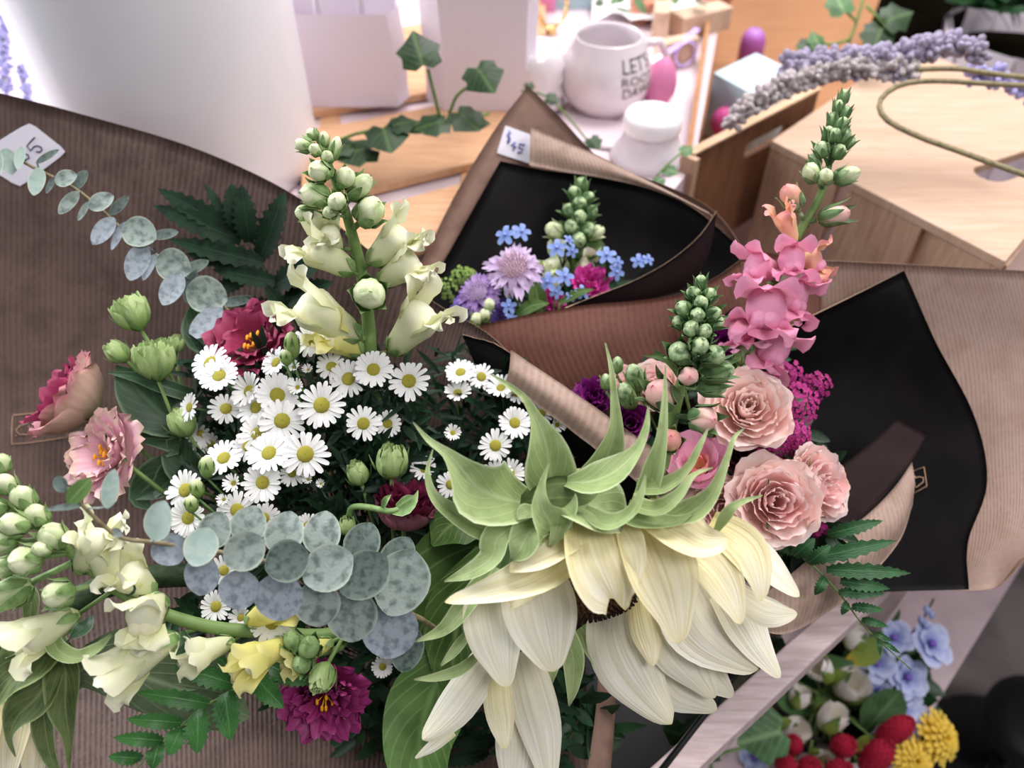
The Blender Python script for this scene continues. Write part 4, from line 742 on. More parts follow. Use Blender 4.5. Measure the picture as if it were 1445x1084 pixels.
lis('soft pink lisianthus showing its orange stamens below the dusty rose one', 150, 643, .555, 57, (-.42, .22, .9), [(5, 1.0, .55, .85, .45, 1.4, 'lis_pink'), (5, .9, .74, .8, .3, 1.4, 'lis_pink'), (4, .74, .86, .7, .2, 1.4, 'lis_pink'), (3, .55, .86, .55, .1, 1.4, 'lis_pink')], .14, 12, 8)
lis('dark wine lisianthus in a half-closed cup beneath the two green buds', 572, 724, .540, 49, (.14, .92, .32), [(4, .85, 1.0, 1.15, .05, 1.5, 'lis_wineout'), (4, .8, 1.25, .95, .2, 1.4, 'lis_wine'), (4, .62, 1.28, .9, .15, 1.4, 'lis_wine'), (3, .42, 1.25, .9, .1, 1.5, 'lis_wine'), (3, .22, 1.2, .9, .1, 1.5, 'lis_wine')], .14, 5, None, off=.5)
lis('magenta lisianthus hanging lowest, under the silver eucalyptus leaves', 456, 987, .515, 60, (.05, -.15, 1), [(5, 1.0, .48, .8, .35, 1.35, 'lis_magenta'), (5, .82, .66, .7, .25, 1.35, 'lis_magenta'), (4, .6, .74, .6, .18, 1.4, 'lis_magenta'), (3, .36, .74, .6, .12, 1.4, 'lis_magenta')], .15, 8, 6)
def bud_thing(label, px, py, d, R, n, bind=B1, seed=0, open_=False):
    t = thing('lisianthus_bud', label, 'flower bud', W(px, py, d)); c = lis_bud(t, px, py, d, R, n[0], n[1], n[2] if len(n) > 2 else .35, seed, open_=open_); stem_to(t, c, bind, .0014, 'stem', C3(n[0], n[1], .35).normalized() * .5 + (c - bind).normalized() * .5); return t
bud_thing('topmost green lisianthus bud, just opening beside the eucalyptus branch', 187, 444, .575, 25, (-.35, .9), seed=2, open_=True)
bud_thing('small pointed green lisianthus bud below the topmost one', 166, 497, .575, 18, (-.6, .75), seed=3)
bud_thing('fat opening green lisianthus bud with frilled mouth', 219, 510, .565, 29, (0, .95), seed=4, open_=True)
bud_thing('slim green bud half hidden behind the fat opening one', 247, 487, .60, 14, (.2, .9), seed=5)
bud_thing('green lisianthus bud tucked under the asters at their edge', 257, 597, .565, 22, (-.35, .9), seed=6)
bud_thing('round green lisianthus bud over the dark wine flower', 552, 652, .530, 27, (.05, .92, .5), seed=7)
bud_thing('small round green bud beside the bigger round bud', 505, 669, .538, 19, (-.2, .85, .5), seed=8)
bud_thing('closed green bud nodding above the eucalyptus leaves', 490, 742, .525, 15, (.05, .9, .4), seed=9)
bud_thing('green bud with loose sepals in front of the magenta flower', 455, 955, .487, 22, (-.2, -.6, .7), seed=10)
t = thing('lisianthus_bud', 'green leafy bud stalk arching over the dark wine flower', 'flower bud', W(520, 718, .52))
obj('stem', MB().tube(curve([(492, 730, .527), (497, 716, .522), (520, 716, .515), (550, 722, .511), (572, 716, .511)], 12), PX(4.5, .52), 6), MAT['snap_calyx'], t)
for rows in ([(556, 722, .511, 10), (572, 720, .506, 20), (584, 708, .506, 12), (590, 692, .508, 1)], [(560, 716, .513, 8), (575, 706, .51, 14), (588, 700, .51, 1)], [(540, 718, .512, 6), (545, 706, .508, 10), (552, 698, .508, 1)]): obj('leaf', MB().blade(leafpts(rows), C3(0, .5, .8), 8, 5, fold=.2), MAT['snap_calyx'], t)
t = thing('lisianthus_bud', 'cluster of dark green closed buds and sepals left of the hanging magenta flower'.replace('left of', 'above'), 'flower bud', W(430, 920, .49))
for k, (px, py, R, nx, ny) in enumerate(((415, 905, 14, -.6, .5), (436, 915, 17, .1, .9), (428, 935, 15, .2, -.8))): snap_bud(t, W(440, 925, .50), W(px, py, .485), PX(R, .485), 1.3, ('snap_calyx', 'snap_calyx'), k)
obj('stem', MB().tube([W(440, 925, .50), W(480, 915, .515), W(500, 890, .55), B1], PX(5, .5), 6), MAT['stem'], t)
lv = thing('lisianthus_leaves', 'broad dark green lisianthus leaves spreading beneath the green buds', 'leaves', W(230, 600, .60))
for rows in ([(262, 606, .595, 30), (225, 580, .588, 72), (190, 545, .585, 56), (164, 516, .584, 3)], [(275, 560, .59, 20), (230, 545, .578, 22), (190, 532, .574, 14), (152, 526, .575, 2)], [(300, 640, .60, 20), (255, 625, .592, 34), (215, 618, .588, 24), (188, 622, .588, 2)], [(280, 660, .61, 26), (250, 668, .602, 48), (225, 690, .60, 30), (190, 705, .60, 2)], [(275, 640, .615, 20), (225, 672, .605, 54), (200, 700, .602, 34), (215, 720, .60, 2)], [(290, 690, .60, 24), (262, 660, .59, 50), (250, 630, .588, 40), (244, 640, .588, 3)], [(330, 500, .63, 30), (290, 470, .625, 60), (280, 440, .622, 30), (285, 420, .62, 2)]):
    obj('leaf', MB().blade(leafpts(rows), C3(0, .3, 1), 14, 7, fold=.1, cup=.05), MAT['lis_leaf'], lv)
obj('stem', MB().tube([W(262, 606, .598), W(320, 680, .63), B1], .0016, 6), MAT['stem'], lv)
# ------------------------------------------------------------------ eucalyptus
e1_ = curve([(-30, 205, .585), (20, 222, .588), (54, 240, .59), (85, 255, .592), (115, 272, .594), (150, 302, .598), (190, 338, .602), (230, 365, .606), (272, 400, .61), (310, 430, .615), (360, 470, .625)], 44)
t = thing('eucalyptus_branch', 'slim silver eucalyptus branch crossing the price sticker on the brown paper', 'eucalyptus', e1_[-1])
obj('stem', MB().tube([Vector(q) for q in cr([tuple(p) for p in e1_[::4]] + [tuple(W(450, 600, .66)), tuple(B1)], 40)], [PX(2.2, .6)] * 40, 6), MAT['stem_brown'], t)
def nst(path, p): return min(path, key=lambda q: (q - p).length)
for px, py, d, lh, wh, a, m, tl in ((-8, 235, .582, 24, 14, 100, 'euc_pale', (0, 0)), (12, 228, .584, 19, 13, 75, 'euc_pale', (.3, 0)), (28, 223, .582, 18, 7, 95, 'euc_pale', (.2, .2)), (67, 221, .592, 18, 6, -42, 'euc_dark', (.1, .3)), (52, 256, .582, 21, 11, 100, 'euc_pale', (.3, .1)), (72, 261, .588, 14, 6, 125, 'euc_dark', (-.3, .1)), (93, 252, .583, 16, 13, -20, 'euc', (0, .2)), (113, 254, .596, 17, 8, -62, 'euc_dark', (.3, .1)), (97, 286, .586, 21, 9, 125, 'euc', (.3, .1)), (118, 298, .592, 16, 6, 130, 'euc', (-.3, 0)), (143, 285, .586, 19, 14, -28, 'euc', (0, .2)), (168, 290, .60, 19, 7, -48, 'euc_dark', (.3, 0)), (146, 326, .586, 24, 13, 124, 'euc_lilac', (.2, .1)), (167, 333, .597, 23, 8, 128, 'euc_lilac', (-.4, 0)), (197, 328, .588, 26, 22, 20, 'euc', (0, .1)), (233, 331, .606, 18, 8, -18, 'euc_dark', (.2, .3)), (194, 370, .588, 28, 16, 112, 'euc_lilac', (.2, 0)), (211, 377, .60, 22, 9, 128, 'euc_lilac', (-.4, 0)), (245, 374, .592, 26, 23, 20, 'euc', (0, 0)), (276, 377, .612, 20, 9, -35, 'euc_dark', (.2, .3)), (243, 408, .588, 26, 16, 118, 'euc_lilac', (.1, .1)), (270, 405, .604, 24, 12, 110, 'euc_dark', (-.3, 0)), (292, 416, .594, 30, 26, 15, 'euc', (0, 0)), (291, 456, .588, 30, 16, 132, 'euc_lilac', (.2, .2)), (335, 425, .625, 26, 8, -15, 'euc_dark', (.1, .4))):
    leafdisc(t, 'leaf', px, py, d, lh, wh, a, m, tl, nst(e1_, W(px, py, d)))
e2_ = curve([(88, 682, .405), (115, 712, .41), (150, 745, .417), (180, 762, .422), (225, 766, .43), (280, 774, .438), (340, 785, .447), (410, 800, .456), (480, 818, .466), (540, 845, .476), (590, 880, .487)], 44)
t = thing('eucalyptus_branch', 'broad silver-dollar eucalyptus branch lying over the lower asters', 'eucalyptus', e2_[-1])
obj('stem', MB().tube([Vector(q) for q in cr([tuple(p) for p in e2_[::4]] + [tuple(W(620, 900, .53)), tuple(B1)], 40)], [PX(lerp(2.4, 4.5, i / 39), .44) for i in range(40)], 6), MAT['stem_brown'], t)
for px, py, d, lh, wh, a, m, tl in ((86, 683, .404, 13, 10, -130, 'euc_dark', (0, .2)), (112, 693, .404, 22, 13, -52, 'leaf_lime', (.2, .2)), (156, 690, .408, 28, 12, -80, 'euc_pale', (.2, 0)), (92, 716, .412, 26, 5, 172, 'euc_dark', (0, .6)), (165, 752, .418, 9, 7, 20, 'euc', (0, 0)),
  (225, 735, .418, 30, 22, -72, 'euc_pale', (-.2, 0)), (240, 775, .432, 24, 25, 60, 'euc_lilac', (.1, 0)), (284, 772, .422, 28, 24, 110, 'euc_pale', (.1, .2)), (286, 812, .436, 30, 25, 100, 'euc_lilac', (0, -.1)), (304, 748, .446, 27, 24, -70, 'euc', (0, .1)), (345, 778, .430, 32, 28, 150, 'euc', (0, .1)), (352, 741, .452, 28, 26, -75, 'euc', (0, .2)), (338, 832, .448, 30, 28, 95, 'euc_lilac', (.2, -.1)), (402, 753, .458, 32, 28, -80, 'euc', (0, .3)), (405, 792, .440, 32, 30, 160, 'euc_dark', (0, .2)), (394, 842, .452, 36, 34, 85, 'euc_lilac', (.1, -.1)), (455, 753, .468, 32, 27, -85, 'euc', (0, .3)), (463, 802, .448, 38, 33, 150, 'euc', (0, .2)), (448, 852, .462, 34, 33, 88, 'euc', (.1, -.1)), (512, 766, .480, 30, 26, -70, 'euc_dark', (0, .3)), (514, 812, .456, 40, 33, 140, 'euc_dark', (0, .2)), (497, 868, .470, 40, 36, 92, 'euc', (.1, -.1)), (562, 785, .492, 30, 24, -60, 'euc_dark', (.1, .3)), (566, 822, .466, 48, 40, 110, 'euc', (.2, .1)), (550, 888, .478, 44, 40, 95, 'euc_lilac', (.1, -.1)), (574, 915, .50, 34, 24, 100, 'euc_dark', (.2, 0))):
    leafdisc(t, 'leaf', px, py, d, lh, wh, a, m, tl, nst(e2_, W(px, py, d)))
# ------------------------------------------------------------------ ferns
fern('dark leatherleaf fern frond fanned against the top of the brown paper', [(440, 500, .65), (410, 440, .645), (385, 395, .64), (350, 345, .638), (318, 310, .638)], [
 (332, 328, .637, 222, 266, .634, 36), (340, 340, .635, 216, 290, .630, 40), (322, 312, .638, 288, 258, .64, 16), (340, 330, .634, 326, 258, .63, 40), (352, 342, .632, 340, 260, .628, 38), (368, 365, .635, 402, 270, .632, 44), (372, 372, .632, 238, 338, .628, 36), (388, 398, .630, 300, 380, .626, 34), (385, 405, .632, 462, 362, .622, 44), (400, 425, .63, 470, 398, .622, 40), (360, 380, .635, 262, 358, .63, 30), (402, 440, .632, 330, 425, .628, 30), (410, 450, .63, 372, 400, .625, 26), (420, 470, .63, 490, 440, .625, 34), (345, 395, .64, 295, 415, .638, 30)], 'fern_dark', B1)
fern('bright green leatherleaf fern frond in the lower corner', [(400, 930, 0.510), (328, 976, 0.497), (287, 998, 0.491), (254, 1026, 0.487), (221, 1051, 0.483), (190, 1090, 0.479)], [
 (295, 993, 0.489, 192, 977, 0.477, 27), (256, 1020, 0.485, 178, 1015, 0.473, 25), (229, 1045, 0.481, 160, 1041, 0.470, 24), (200, 1070, 0.479, 153, 1068, 0.469, 23), (318, 978, 0.491, 325, 1046, 0.477, 42), (280, 1003, 0.487, 278, 1064, 0.475, 40), (256, 1026, 0.484, 238, 1066, 0.473, 34), (224, 1050, 0.481, 214, 1086, 0.471, 30), (330, 965, 0.495, 244, 940, 0.485, 32), (360, 955, 0.500, 400, 1000, 0.490, 36), (345, 965, 0.500, 300, 920, 0.495, 24), (380, 940, 0.505, 440, 965, 0.497, 34)], 'fern_bright', B1)
fern('green leatherleaf fern frond under the pink roses, tip over the rail', [(1060, 770, .56), (1117, 779, .556), (1152, 803, .552), (1188, 842, .548), (1223, 888, .545), (1286, 945, .54)], [
 (1138, 790, .552, 1266, 763, .545, 26), (1166, 804, .548, 1285, 809, .540, 25), (1186, 820, .547, 1256, 831, .54, 22), (1184, 836, .547, 1248, 838, .54, 18), (1202, 856, .546, 1246, 861, .54, 16), (1216, 874, .545, 1253, 884, .54, 13), (1234, 893, .544, 1258, 905, .54, 10), (1245, 905, .543, 1270, 922, .54, 8), (1118, 778, .554, 1082, 750, .548, 26), (1120, 772, .555, 1102, 742, .55, 20), (1168, 754, .556, 1246, 735, .55, 22), (1120, 785, .552, 1150, 760, .545, 26), (1140, 795, .55, 1172, 770, .544, 22), (1196, 850, .547, 1188, 868, .545, 14), (1165, 815, .55, 1150, 840, .548, 18), (1240, 900, .544, 1242, 925, .54, 8)], 'fern', B3)
fern('dark fern frond glimpsed low behind the hanging sunflower petals', [(770, 930, .58), (740, 990, .57), (700, 1040, .562), (660, 1090, .555)], [(720, 1020, .56, 650, 1012, .55, 26), (700, 1045, .558, 640, 1050, .548, 26), (730, 1010, .56, 790, 1060, .55, 28), (705, 1045, .556, 760, 1095, .545, 28), (755, 970, .565, 820, 1010, .555, 28), (690, 1060, .555, 620, 1080, .545, 24), (760, 950, .57, 840, 960, .56, 26)], 'fern_dark', B1)
# ------------------------------------------------------------------ asters: (px,py,depth,radius,face x,face y,label,kind)
ASTERS = [
 (297, 512, .548, 28, -.35, .55, 'upper of the overlapping asters beside the wine-rose flower', None), (310, 531, .540, 28, -.1, .6, 'lower of the overlapping asters beside the wine-rose flower', None),
 (319, 577, .552, 23, .25, .35, 'small white aster alone above the tucked green bud', None), (268, 575, .555, 20, -.75, .2, 'white aster turned aside at the outer edge of the clump', None),
 (284, 612, .585, 20, -.2, -.3, 'shaded aster tucked behind the green bud, upper', 'half'), (298, 628, .59, 22, 0, -.3, 'shaded aster tucked behind the green bud, lower', 'half'),
 (437, 482, .545, 27, 0, .65, 'topmost white aster under the snapdragon floret', None), (390, 512, .55, 22, -.5, .5, 'white aster half hidden by the wine-rose flower', None),
 (468, 518, .543, 22, .1, .45, 'white aster below the topmost one, facing upward', None), (492, 535, .540, 27, -.1, .2, 'white aster touching the bigger one below the spire', None), (527, 522, .535, 27, .1, .3, 'white aster at the foot of the cream spire', None), (577, 538, .535, 28, .1, .2, 'wide white aster below the low cream floret', None),
 (454, 572, .520, 32, .1, .1, 'large full-faced white aster in the middle of the clump', None), (391, 558, .530, 31, .5, .25, 'white aster with its face turned sunward above the central trio', None), (398, 594, .523, 31, .35, .2, 'white aster right under the sunward one'.replace('right under', 'just under'), None), (352, 552, .545, 26, -.5, .35, 'pale aster with only its petal edges showing', 'half'), (362, 575, .54, 27, -.3, .3, 'white aster with its eye hidden behind two others', None),
 (364, 613, .528, 27, .3, .3, 'white aster peeking over a narrow yellow eye', None), (350, 630, .526, 22, -.1, .2, 'aster showing half its eye above the paired blooms', None), (380, 640, .515, 31, -.1, .55, 'white aster facing up in the paired blooms', None), (431, 641, .508, 33, .15, .15, 'broad white aster beside the paired bloom, nearly full face', None),
 (316, 647, .523, 27, -.1, .65, 'white aster seen low from the side near the bud cluster', None), (371, 681, .512, 28, 0, .15, 'white aster with one petal folded over its eye', None), (412, 668, .53, 18, .3, -.2, 'small half-hidden aster under the broad one', 'half'),
 (262, 692, .525, 28, -.2, .25, 'white aster at the lower outer edge of the clump', None), (266, 731, .515, 27, -.1, .1, 'white aster under the lower outer edge bloom', None), (335, 720, .508, 27, .05, .1, 'white aster with a greenish eye above the eucalyptus', None), (372, 731, .51, 22, .3, -.1, 'white aster partly behind a eucalyptus leaf', None), (434, 741, .525, 16, 0, .5, 'tiny aster rim behind the eucalyptus leaves', 'half'),
 (513, 598, .53, 25, .05, .2, 'white aster to the side of the large full-faced one', None), (547, 598, .545, 19, .25, .2, 'smaller aster tucked against its neighbour', None),
 (650, 526, .575, 21, -.1, .75, 'shaded aster near the torn paper fold, facing up', None), (679, 532, .58, 19, .2, .3, 'shaded aster touching the fold-side one', None), (646, 555, .575, 19, 0, .8, 'cupped shaded aster under the pair by the fold', 'half'), (707, 548, .575, 20, -.2, .7, 'aster beneath the torn edge of the paper fold', 'half'), (728, 556, .58, 18, .2, .5, 'aster squeezed under the paper fold', 'half'),
 (639, 611, .56, 12, .1, .3, 'single tiny half-open aster in the dark leaves', 'half'), (726, 597, .555, 23, .25, .25, 'white aster above the pair near the sunflower bract', None), (699, 629, .55, 23, .1, .15, 'white aster full face between two sunflower bracts', None), (702, 672, .548, 23, -.1, .5, 'white aster rising behind the biggest bract', None), (720, 668, .556, 20, .2, .4, 'shaded aster behind the one rising over the bract', 'half'), (636, 684, .555, 20, .2, .2, 'white aster beside the dark wine cup', None), (632, 704, .562, 17, 0, -.2, 'drooping shaded aster below the one by the wine cup', 'half'), (599, 663, .56, 19, -.2, .7, 'aster rim above the dark wine cup', 'half'), (764, 583, .578, 18, .2, .3, 'aster showing behind the tall bract', None),
 (305, 856, .50, 22, -.1, .2, 'white aster low beside the snapdragon stem', None), (384, 878, .495, 30, -.05, .05, 'white aster hanging under the eucalyptus leaves', None), (316, 805, .505, 20, .1, .2, 'white aster showing between two eucalyptus leaves', None), (340, 872, .515, 16, 0, .3, 'small aster half covered by the eucalyptus', 'half'), (540, 941, .535, 15, .1, .2, 'lone small aster below the eucalyptus tip', None), (584, 957, .54, 14, -.2, .4, 'small aster at the sunflower leaf edge', 'half'), (545, 800, .54, 14, .1, .2, 'aster rim between eucalyptus leaves'.replace('rim between', 'sliver behind the last'), 'half')]
for k, (px, py, d, R, nx, ny, lb, kd) in enumerate(ASTERS): aster(px, py, d, R * 1.08, nx, ny, lb, kd, k)
for px, py, d, R, nx, ny, lb in ((415, 518, .54, 10, 0, .3, 'half-open aster bud above the full-faced aster'), (420, 547, .53, 12, 0, .2, 'opening aster bud touching the full-faced aster'), (330, 682, .505, 14, 0, .2, 'half-open aster beside the folded-petal one'), (316, 705, .50, 9, 0, .2, 'small aster bud with a yellow eye near the bud cluster'), (435, 677, .53, 8, 0, .3, 'small closed aster bud under the broad aster'), (453, 683, .535, 7, 0, .3, 'smallest green aster bud in the dark leaves'), (435, 522, .54, 8, 0, .3, 'round green aster bud by the topmost aster'), (786, 600, .58, 13, .3, .2, 'shaded aster bud at the dark edge of the fold')): aster(px, py, d, R, nx, ny, lb, 'bud', 0, 'aster_bud')
for px, py, d, R, el, lb in ((412, 488, .53, 11, 1.9, 'tall closed aster bud beside the topmost aster'), (292, 660, .515, 11, 1.6, 'tall closed aster bud above the lower outer asters'), (278, 690, .505, 10, 1.5, 'plump aster bud in the lower bud cluster'), (270, 712, .50, 10, 1.3, 'lowest plump aster bud in the bud cluster'), (404, 505, .528, 9, 1.3, 'round aster bud under the tall closed one')):
    c = W(px, py, d); A = C3(.05, 1, .35).normalized(); r = PX(R, d); t = thing('aster_bud', lb, 'flower bud', c)
    obj('bud', MB().ball(c, A, r * el, r, 10, 7, fn=lambda a, t_: 1 + .08 * math.cos(6 * a)), MAT['aster_bud'], t)
    for j in range(5):
        dr = frame(A)[0] * math.cos(j * 1.257) + frame(A)[1] * math.sin(j * 1.257); obj('sepal', MB().blade([(c - A * r * el, r * .4), (c + dr * r * .95, r * .6), (c + dr * r * .9 + A * r * el * .7, r * .05)], -dr, 6, 3), MAT['calyx'], t)
    stem_to(t, c - A * r * el, B1, .0008, 'calyx')
# narrow aster foliage filling the clump, its green kept very dark for shaded gaps
def foliage(name, label, blobs, count, L, w, mat, bind, seed, cat='foliage'):
    r = random.Random(seed); mb = MB()
    for k in range(count):
        cx, cy, rx, ry, d0, d1 = blobs[k % len(blobs)]; a = r.uniform(0, 6.28); q = math.sqrt(r.random()); p = W(cx + rx * q * math.cos(a), cy + ry * q * math.sin(a), r.uniform(d0, d1))
        dr = C3(r.uniform(-1, 1), r.uniform(-.5, 1.1), r.uniform(-.1, .9)).normalized(); l = L * r.uniform(.6, 1.3); ww = w * r.uniform(.7, 1.3); bn = C3(r.uniform(-.3, .3), -.4, .2) * l * .25
        mb.blade([(p, ww * .4), (p + dr * l * .4 + bn * .3, ww), (p + dr * l * .75 + bn * .7, ww * .7), (p + dr * l + bn, ww * .05)], C3(r.uniform(-.5, .5), r.uniform(0, .8), 1), 5, 3, fold=.15)
        if k % 6 == 0: mb.tube([p + dr * l * .3, p, p.lerp(bind, .35)], .0006, 4)
    return tag(obj(name, mb, MAT[mat], None), label, cat, None, 'stuff')
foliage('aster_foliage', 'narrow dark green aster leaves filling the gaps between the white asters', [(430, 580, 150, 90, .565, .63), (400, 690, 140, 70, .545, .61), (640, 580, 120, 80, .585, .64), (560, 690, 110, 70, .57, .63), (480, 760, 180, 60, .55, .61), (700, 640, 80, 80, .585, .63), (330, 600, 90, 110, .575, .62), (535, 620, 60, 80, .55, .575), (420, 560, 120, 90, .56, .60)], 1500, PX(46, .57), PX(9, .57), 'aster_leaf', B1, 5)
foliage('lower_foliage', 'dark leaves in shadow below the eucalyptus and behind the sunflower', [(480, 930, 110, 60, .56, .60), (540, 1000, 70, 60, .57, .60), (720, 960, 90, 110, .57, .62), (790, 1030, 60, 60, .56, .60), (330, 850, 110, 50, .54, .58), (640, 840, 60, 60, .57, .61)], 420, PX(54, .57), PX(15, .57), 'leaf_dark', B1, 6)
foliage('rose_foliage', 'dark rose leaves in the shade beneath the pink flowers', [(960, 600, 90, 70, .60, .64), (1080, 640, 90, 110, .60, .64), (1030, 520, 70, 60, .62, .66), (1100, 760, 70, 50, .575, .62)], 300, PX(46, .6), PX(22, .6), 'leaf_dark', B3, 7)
# ------------------------------------------------------------------ roses and their neighbours
def rose(label, px, py, d, R, n, mt, seed, roll=0):
    axx = C3(*n).normalized(); r = PX(R, d); c = W(px, py, d) - axx * r * .45; t = thing('garden_rose', label, 'rose', c)
    rosette(t, c, axx, r, ROSE(*mt), .055, seed, roll, nv=11, nu=13); sepals(t, c - axx * r * .02, axx, r * .5, r * .5, 5, 'snap_calyx', .7, w=.3); stem_to(t, c, B3, .002, 'stem', axx * .5 + (c - B3).normalized() * .5); return t
RW = ('rose_warm', 'rose_warm'); RP = ('rose', 'rose_warm')
rose('pale peach-pink rose, highest, against the magenta clusters', 1056, 574, .553, 56, (-.1, .35, 1), RW, 3)
rose('wide pale pink rose in the middle of the lower row', 1095, 707, .540, 60, (-.05, .15, 1), RP, 5)
rose('pale pink rose facing away toward the black paper', 1158, 682, .556, 51, (.5, .25, .85), RP, 7)
rose('pale pink rose half covered by the paper band and bract tip', 1019, 716, .553, 45, (-.2, .1, 1), RP, 9)
rose('blurred pink rose behind the green snapdragon spike', 925, 545, .592, 36, (-.2, .4, .9), RP, 11)
rose('small pink rose peeping at the brown paper edge', 884, 545, .60, 30, (-.3, .4, .9), RP, 13)
def spiral(label, px, py, d, R, n, mat, seed, layers=None, name='lisianthus', ruf=.06):
    axx = C3(*n).normalized(); r = PX(R, d); c = W(px, py, d) - axx * r * .5; t = thing(name, label, 'flower', c)
    rosette(t, c, axx, r, layers or [(4, 1.0, .8, .9, .25, 1.4, mat), (4, .75, .95, .9, .15, 1.4, mat), (3, .5, 1.0, .9, .1, 1.5, mat), (3, .28, .98, 1, .05, 1.6, mat)], ruf, seed); stem_to(t, c, B3, .0018); return t
spiral('deep purple spiral lisianthus behind the sunflower bracts', 889, 598, .572, 29, (0, .3, 1), 'lis_purple', 2)
spiral('frilly purple-pink bloom by the brown band', 838, 560, .595, 28, (-.2, .5, .8), 'lis_purple', 3, ruf=.14)
spiral('purple bloom behind the pink snapdragon florets', 1022, 482, .612, 26, (-.2, .5, .8), 'lis_purple', 4, ruf=.1)
spiral('dusky mauve faded bloom between the two big roses', 1048, 640, .585, 30, (0, .3, 1), 'dusky', 6)
spiral('striped pink tulip-like bloom behind the long bract tips', 985, 657, .553, 45, (-.25, .6, .75), 'tulip_pink', 5, [(5, .9, 1.0, 1.1, .2, 1.4, 'tulip_pink'), (4, .62, 1.05, 1.1, .1, 1.4, 'tulip_pink'), (2, .3, .9, 1.1, 0, 1.6, 'snap_peach')], 'pink_tulip', .03)
def cluster(label, px, py, d, rx, ry, mat, seed, n=70, s=4.2, bind=B3, name='statice_cluster', dome=.55):
    r = random.Random(seed); c = W(px, py, d); t = thing(name, label, 'flower cluster', c); mb = MB()
    for k in range(n):
        a = 2.4 * k; q = math.sqrt((k + .5) / n); ox, oy = q * math.cos(a) * rx, q * math.sin(a) * ry; p = c + C3(PX(ox, d), PX(oy, d), PX(min(rx, ry), d) * dome * math.sqrt(max(0, 1 - q * q))) + Vector((r.uniform(-1, 1), r.uniform(-1, 1), r.uniform(-1, 1))) * PX(2.5, d)
        nn = C3(ox / rx * .8, oy / ry * .8, 1).normalized(); x, y, z = frame(nn); S_ = PX(s, d) * r.uniform(.7, 1.2)
        for j in range(5):
            dr = x * math.cos(j * 1.257 + k) + y * math.sin(j * 1.257 + k); mb.blade([(p, S_ * .4), (p + dr * S_ * .6 + z * S_ * .25, S_ * .9), (p + dr * S_ + z * S_ * .1, S_ * .2)], z, 3, 3)
        if k % 5 == 0: mb.tube([p, c - C3(0, 0, PX(rx, d) * .6)], S_ * .12, 4)
    obj('florets', mb, MAT[mat], t, kind='stuff'); stem_to(t, c - C3(0, 0, PX(min(rx, ry) * .5, d)), bind, .0014); return t
cluster('magenta floret cluster beside the highest rose', 1120, 573, .585, 32, 34, 'statice', 1, 90)
cluster('magenta floret cluster between the roses, darkest', 1098, 622, .583, 34, 26, 'statice_dark', 2, 90)
cluster('magenta floret cluster above the away-facing rose', 1122, 615, .578, 22, 20, 'statice', 3, 55)
cluster('small magenta tuft standing out against the black paper', 1152, 545, .59, 19, 19, 'statice_dark', 4, 45)
cluster('tiny magenta tuft under the away-facing rose', 1156, 746, .565, 11, 13, 'statice_dark', 5, 22)
cluster('mauve-pink floret patch under the low pink snapdragon floret', 1108, 530, .60, 28, 20, 'statice', 6, 60)
for k, (px, py, R, nx, ny, lb) in enumerate(((897, 535, 14, -.3, .9, 'olive green bud cluster tip beside the green spike'), (886, 560, 14, -.4, .8, 'olive green bud below its twin by the green spike'), (871, 516, 8, 0, 1, 'small olive bud highest by the thin bract tip'), (1008, 605, 15, .2, .8, 'green seed-like bud under the highest rose'), (1046, 500, 11, .1, 1, 'narrow green bud beneath the pink snapdragon'), (855, 540, 8, -.1, 1, 'tiny olive bud at the edge of the purple-pink bloom'))):
    t = thing('lisianthus_bud', lb, 'flower bud', W(px, py, .575)); c = W(px, py, .572); A = C3(nx, ny, .3).normalized()
    snap_bud(t, c - A * PX(R * 1.8, .57), c, PX(R, .572), 1.6, ('green_bud', 'snap_calyx'), k); stem_to(t, c - A * PX(R * 1.8, .57), B3, .001)
for rows, lb in (([(965, 545, .55, 6), (952, 520, .545, 11), (935, 505, .543, 10), (908, 502, .543, 1)], 'small curved green leaf tip beside the green spike'), ([(1035, 525, .585, 12), (1045, 490, .578, 20), (1050, 462, .575, 3)], 'upright blunt green leaf under the pink snapdragon')):
    t = thing('rose_leaf', lb, 'leaf', W(*rows[0][:3])); obj('leaf_blade', MB().blade(leafpts(rows), C3(0, .3, 1), 10, 5, fold=.12), MAT['leaf'], t); stem_to(t, W(*rows[0][:3]), B3, .001)
# ------------------------------------------------------------------ the blue and lilac posy
def scabiosa(label, px, py, d, R, n, mats, seed):
    r = random.Random(seed); A = C3(*n).normalized(); c = W(px, py, d); t = thing('scabiosa', label, 'flower', c); x, y, z = frame(A); Rr = PX(R, d)
    for ring, (nn, r0, r1, w, zz) in enumerate(((13, .35, 1.0, .36, .0), (11, .2, .75, .3, .12))):
        for k in range(nn):
            a = 2 * PI * k / nn + ring * .3 + r.uniform(-.1, .1); dr = x * math.cos(a) + y * math.sin(a); L = r.uniform(.85, 1.1)
            obj('petal', MB().blade([(c + dr * Rr * r0 + z * Rr * zz, Rr * w * .4), (c + dr * Rr * lerp(r0, r1, .6) + z * Rr * (zz + .15), Rr * w), (c + dr * Rr * r1 * L + z * Rr * (zz + r.uniform(-.05, .2)), Rr * w * .7)], z, 5, 5, cup=.2, ruf=.12, rf=2, ph=k, rag=.5), MAT[mats[0]], t)
    mb = MB().ball(c + z * Rr * .12, z, Rr * .25, Rr * .4, 10, 6)
    for k in range(90):
        a = 2.4 * k; q = math.sqrt(k / 90) * .46; p = c + (x * math.cos(a) + y * math.sin(a)) * Rr * q + z * Rr * (.25 + .2 * (1 - q)); mb.tube([p, p + (x * math.cos(a) * q + y * math.sin(a) * q + z) * Rr * .2], Rr * .02, 4)
    obj('pincushion', mb, MAT[mats[1]], t); stem_to(t, c, B2, .0015); return t
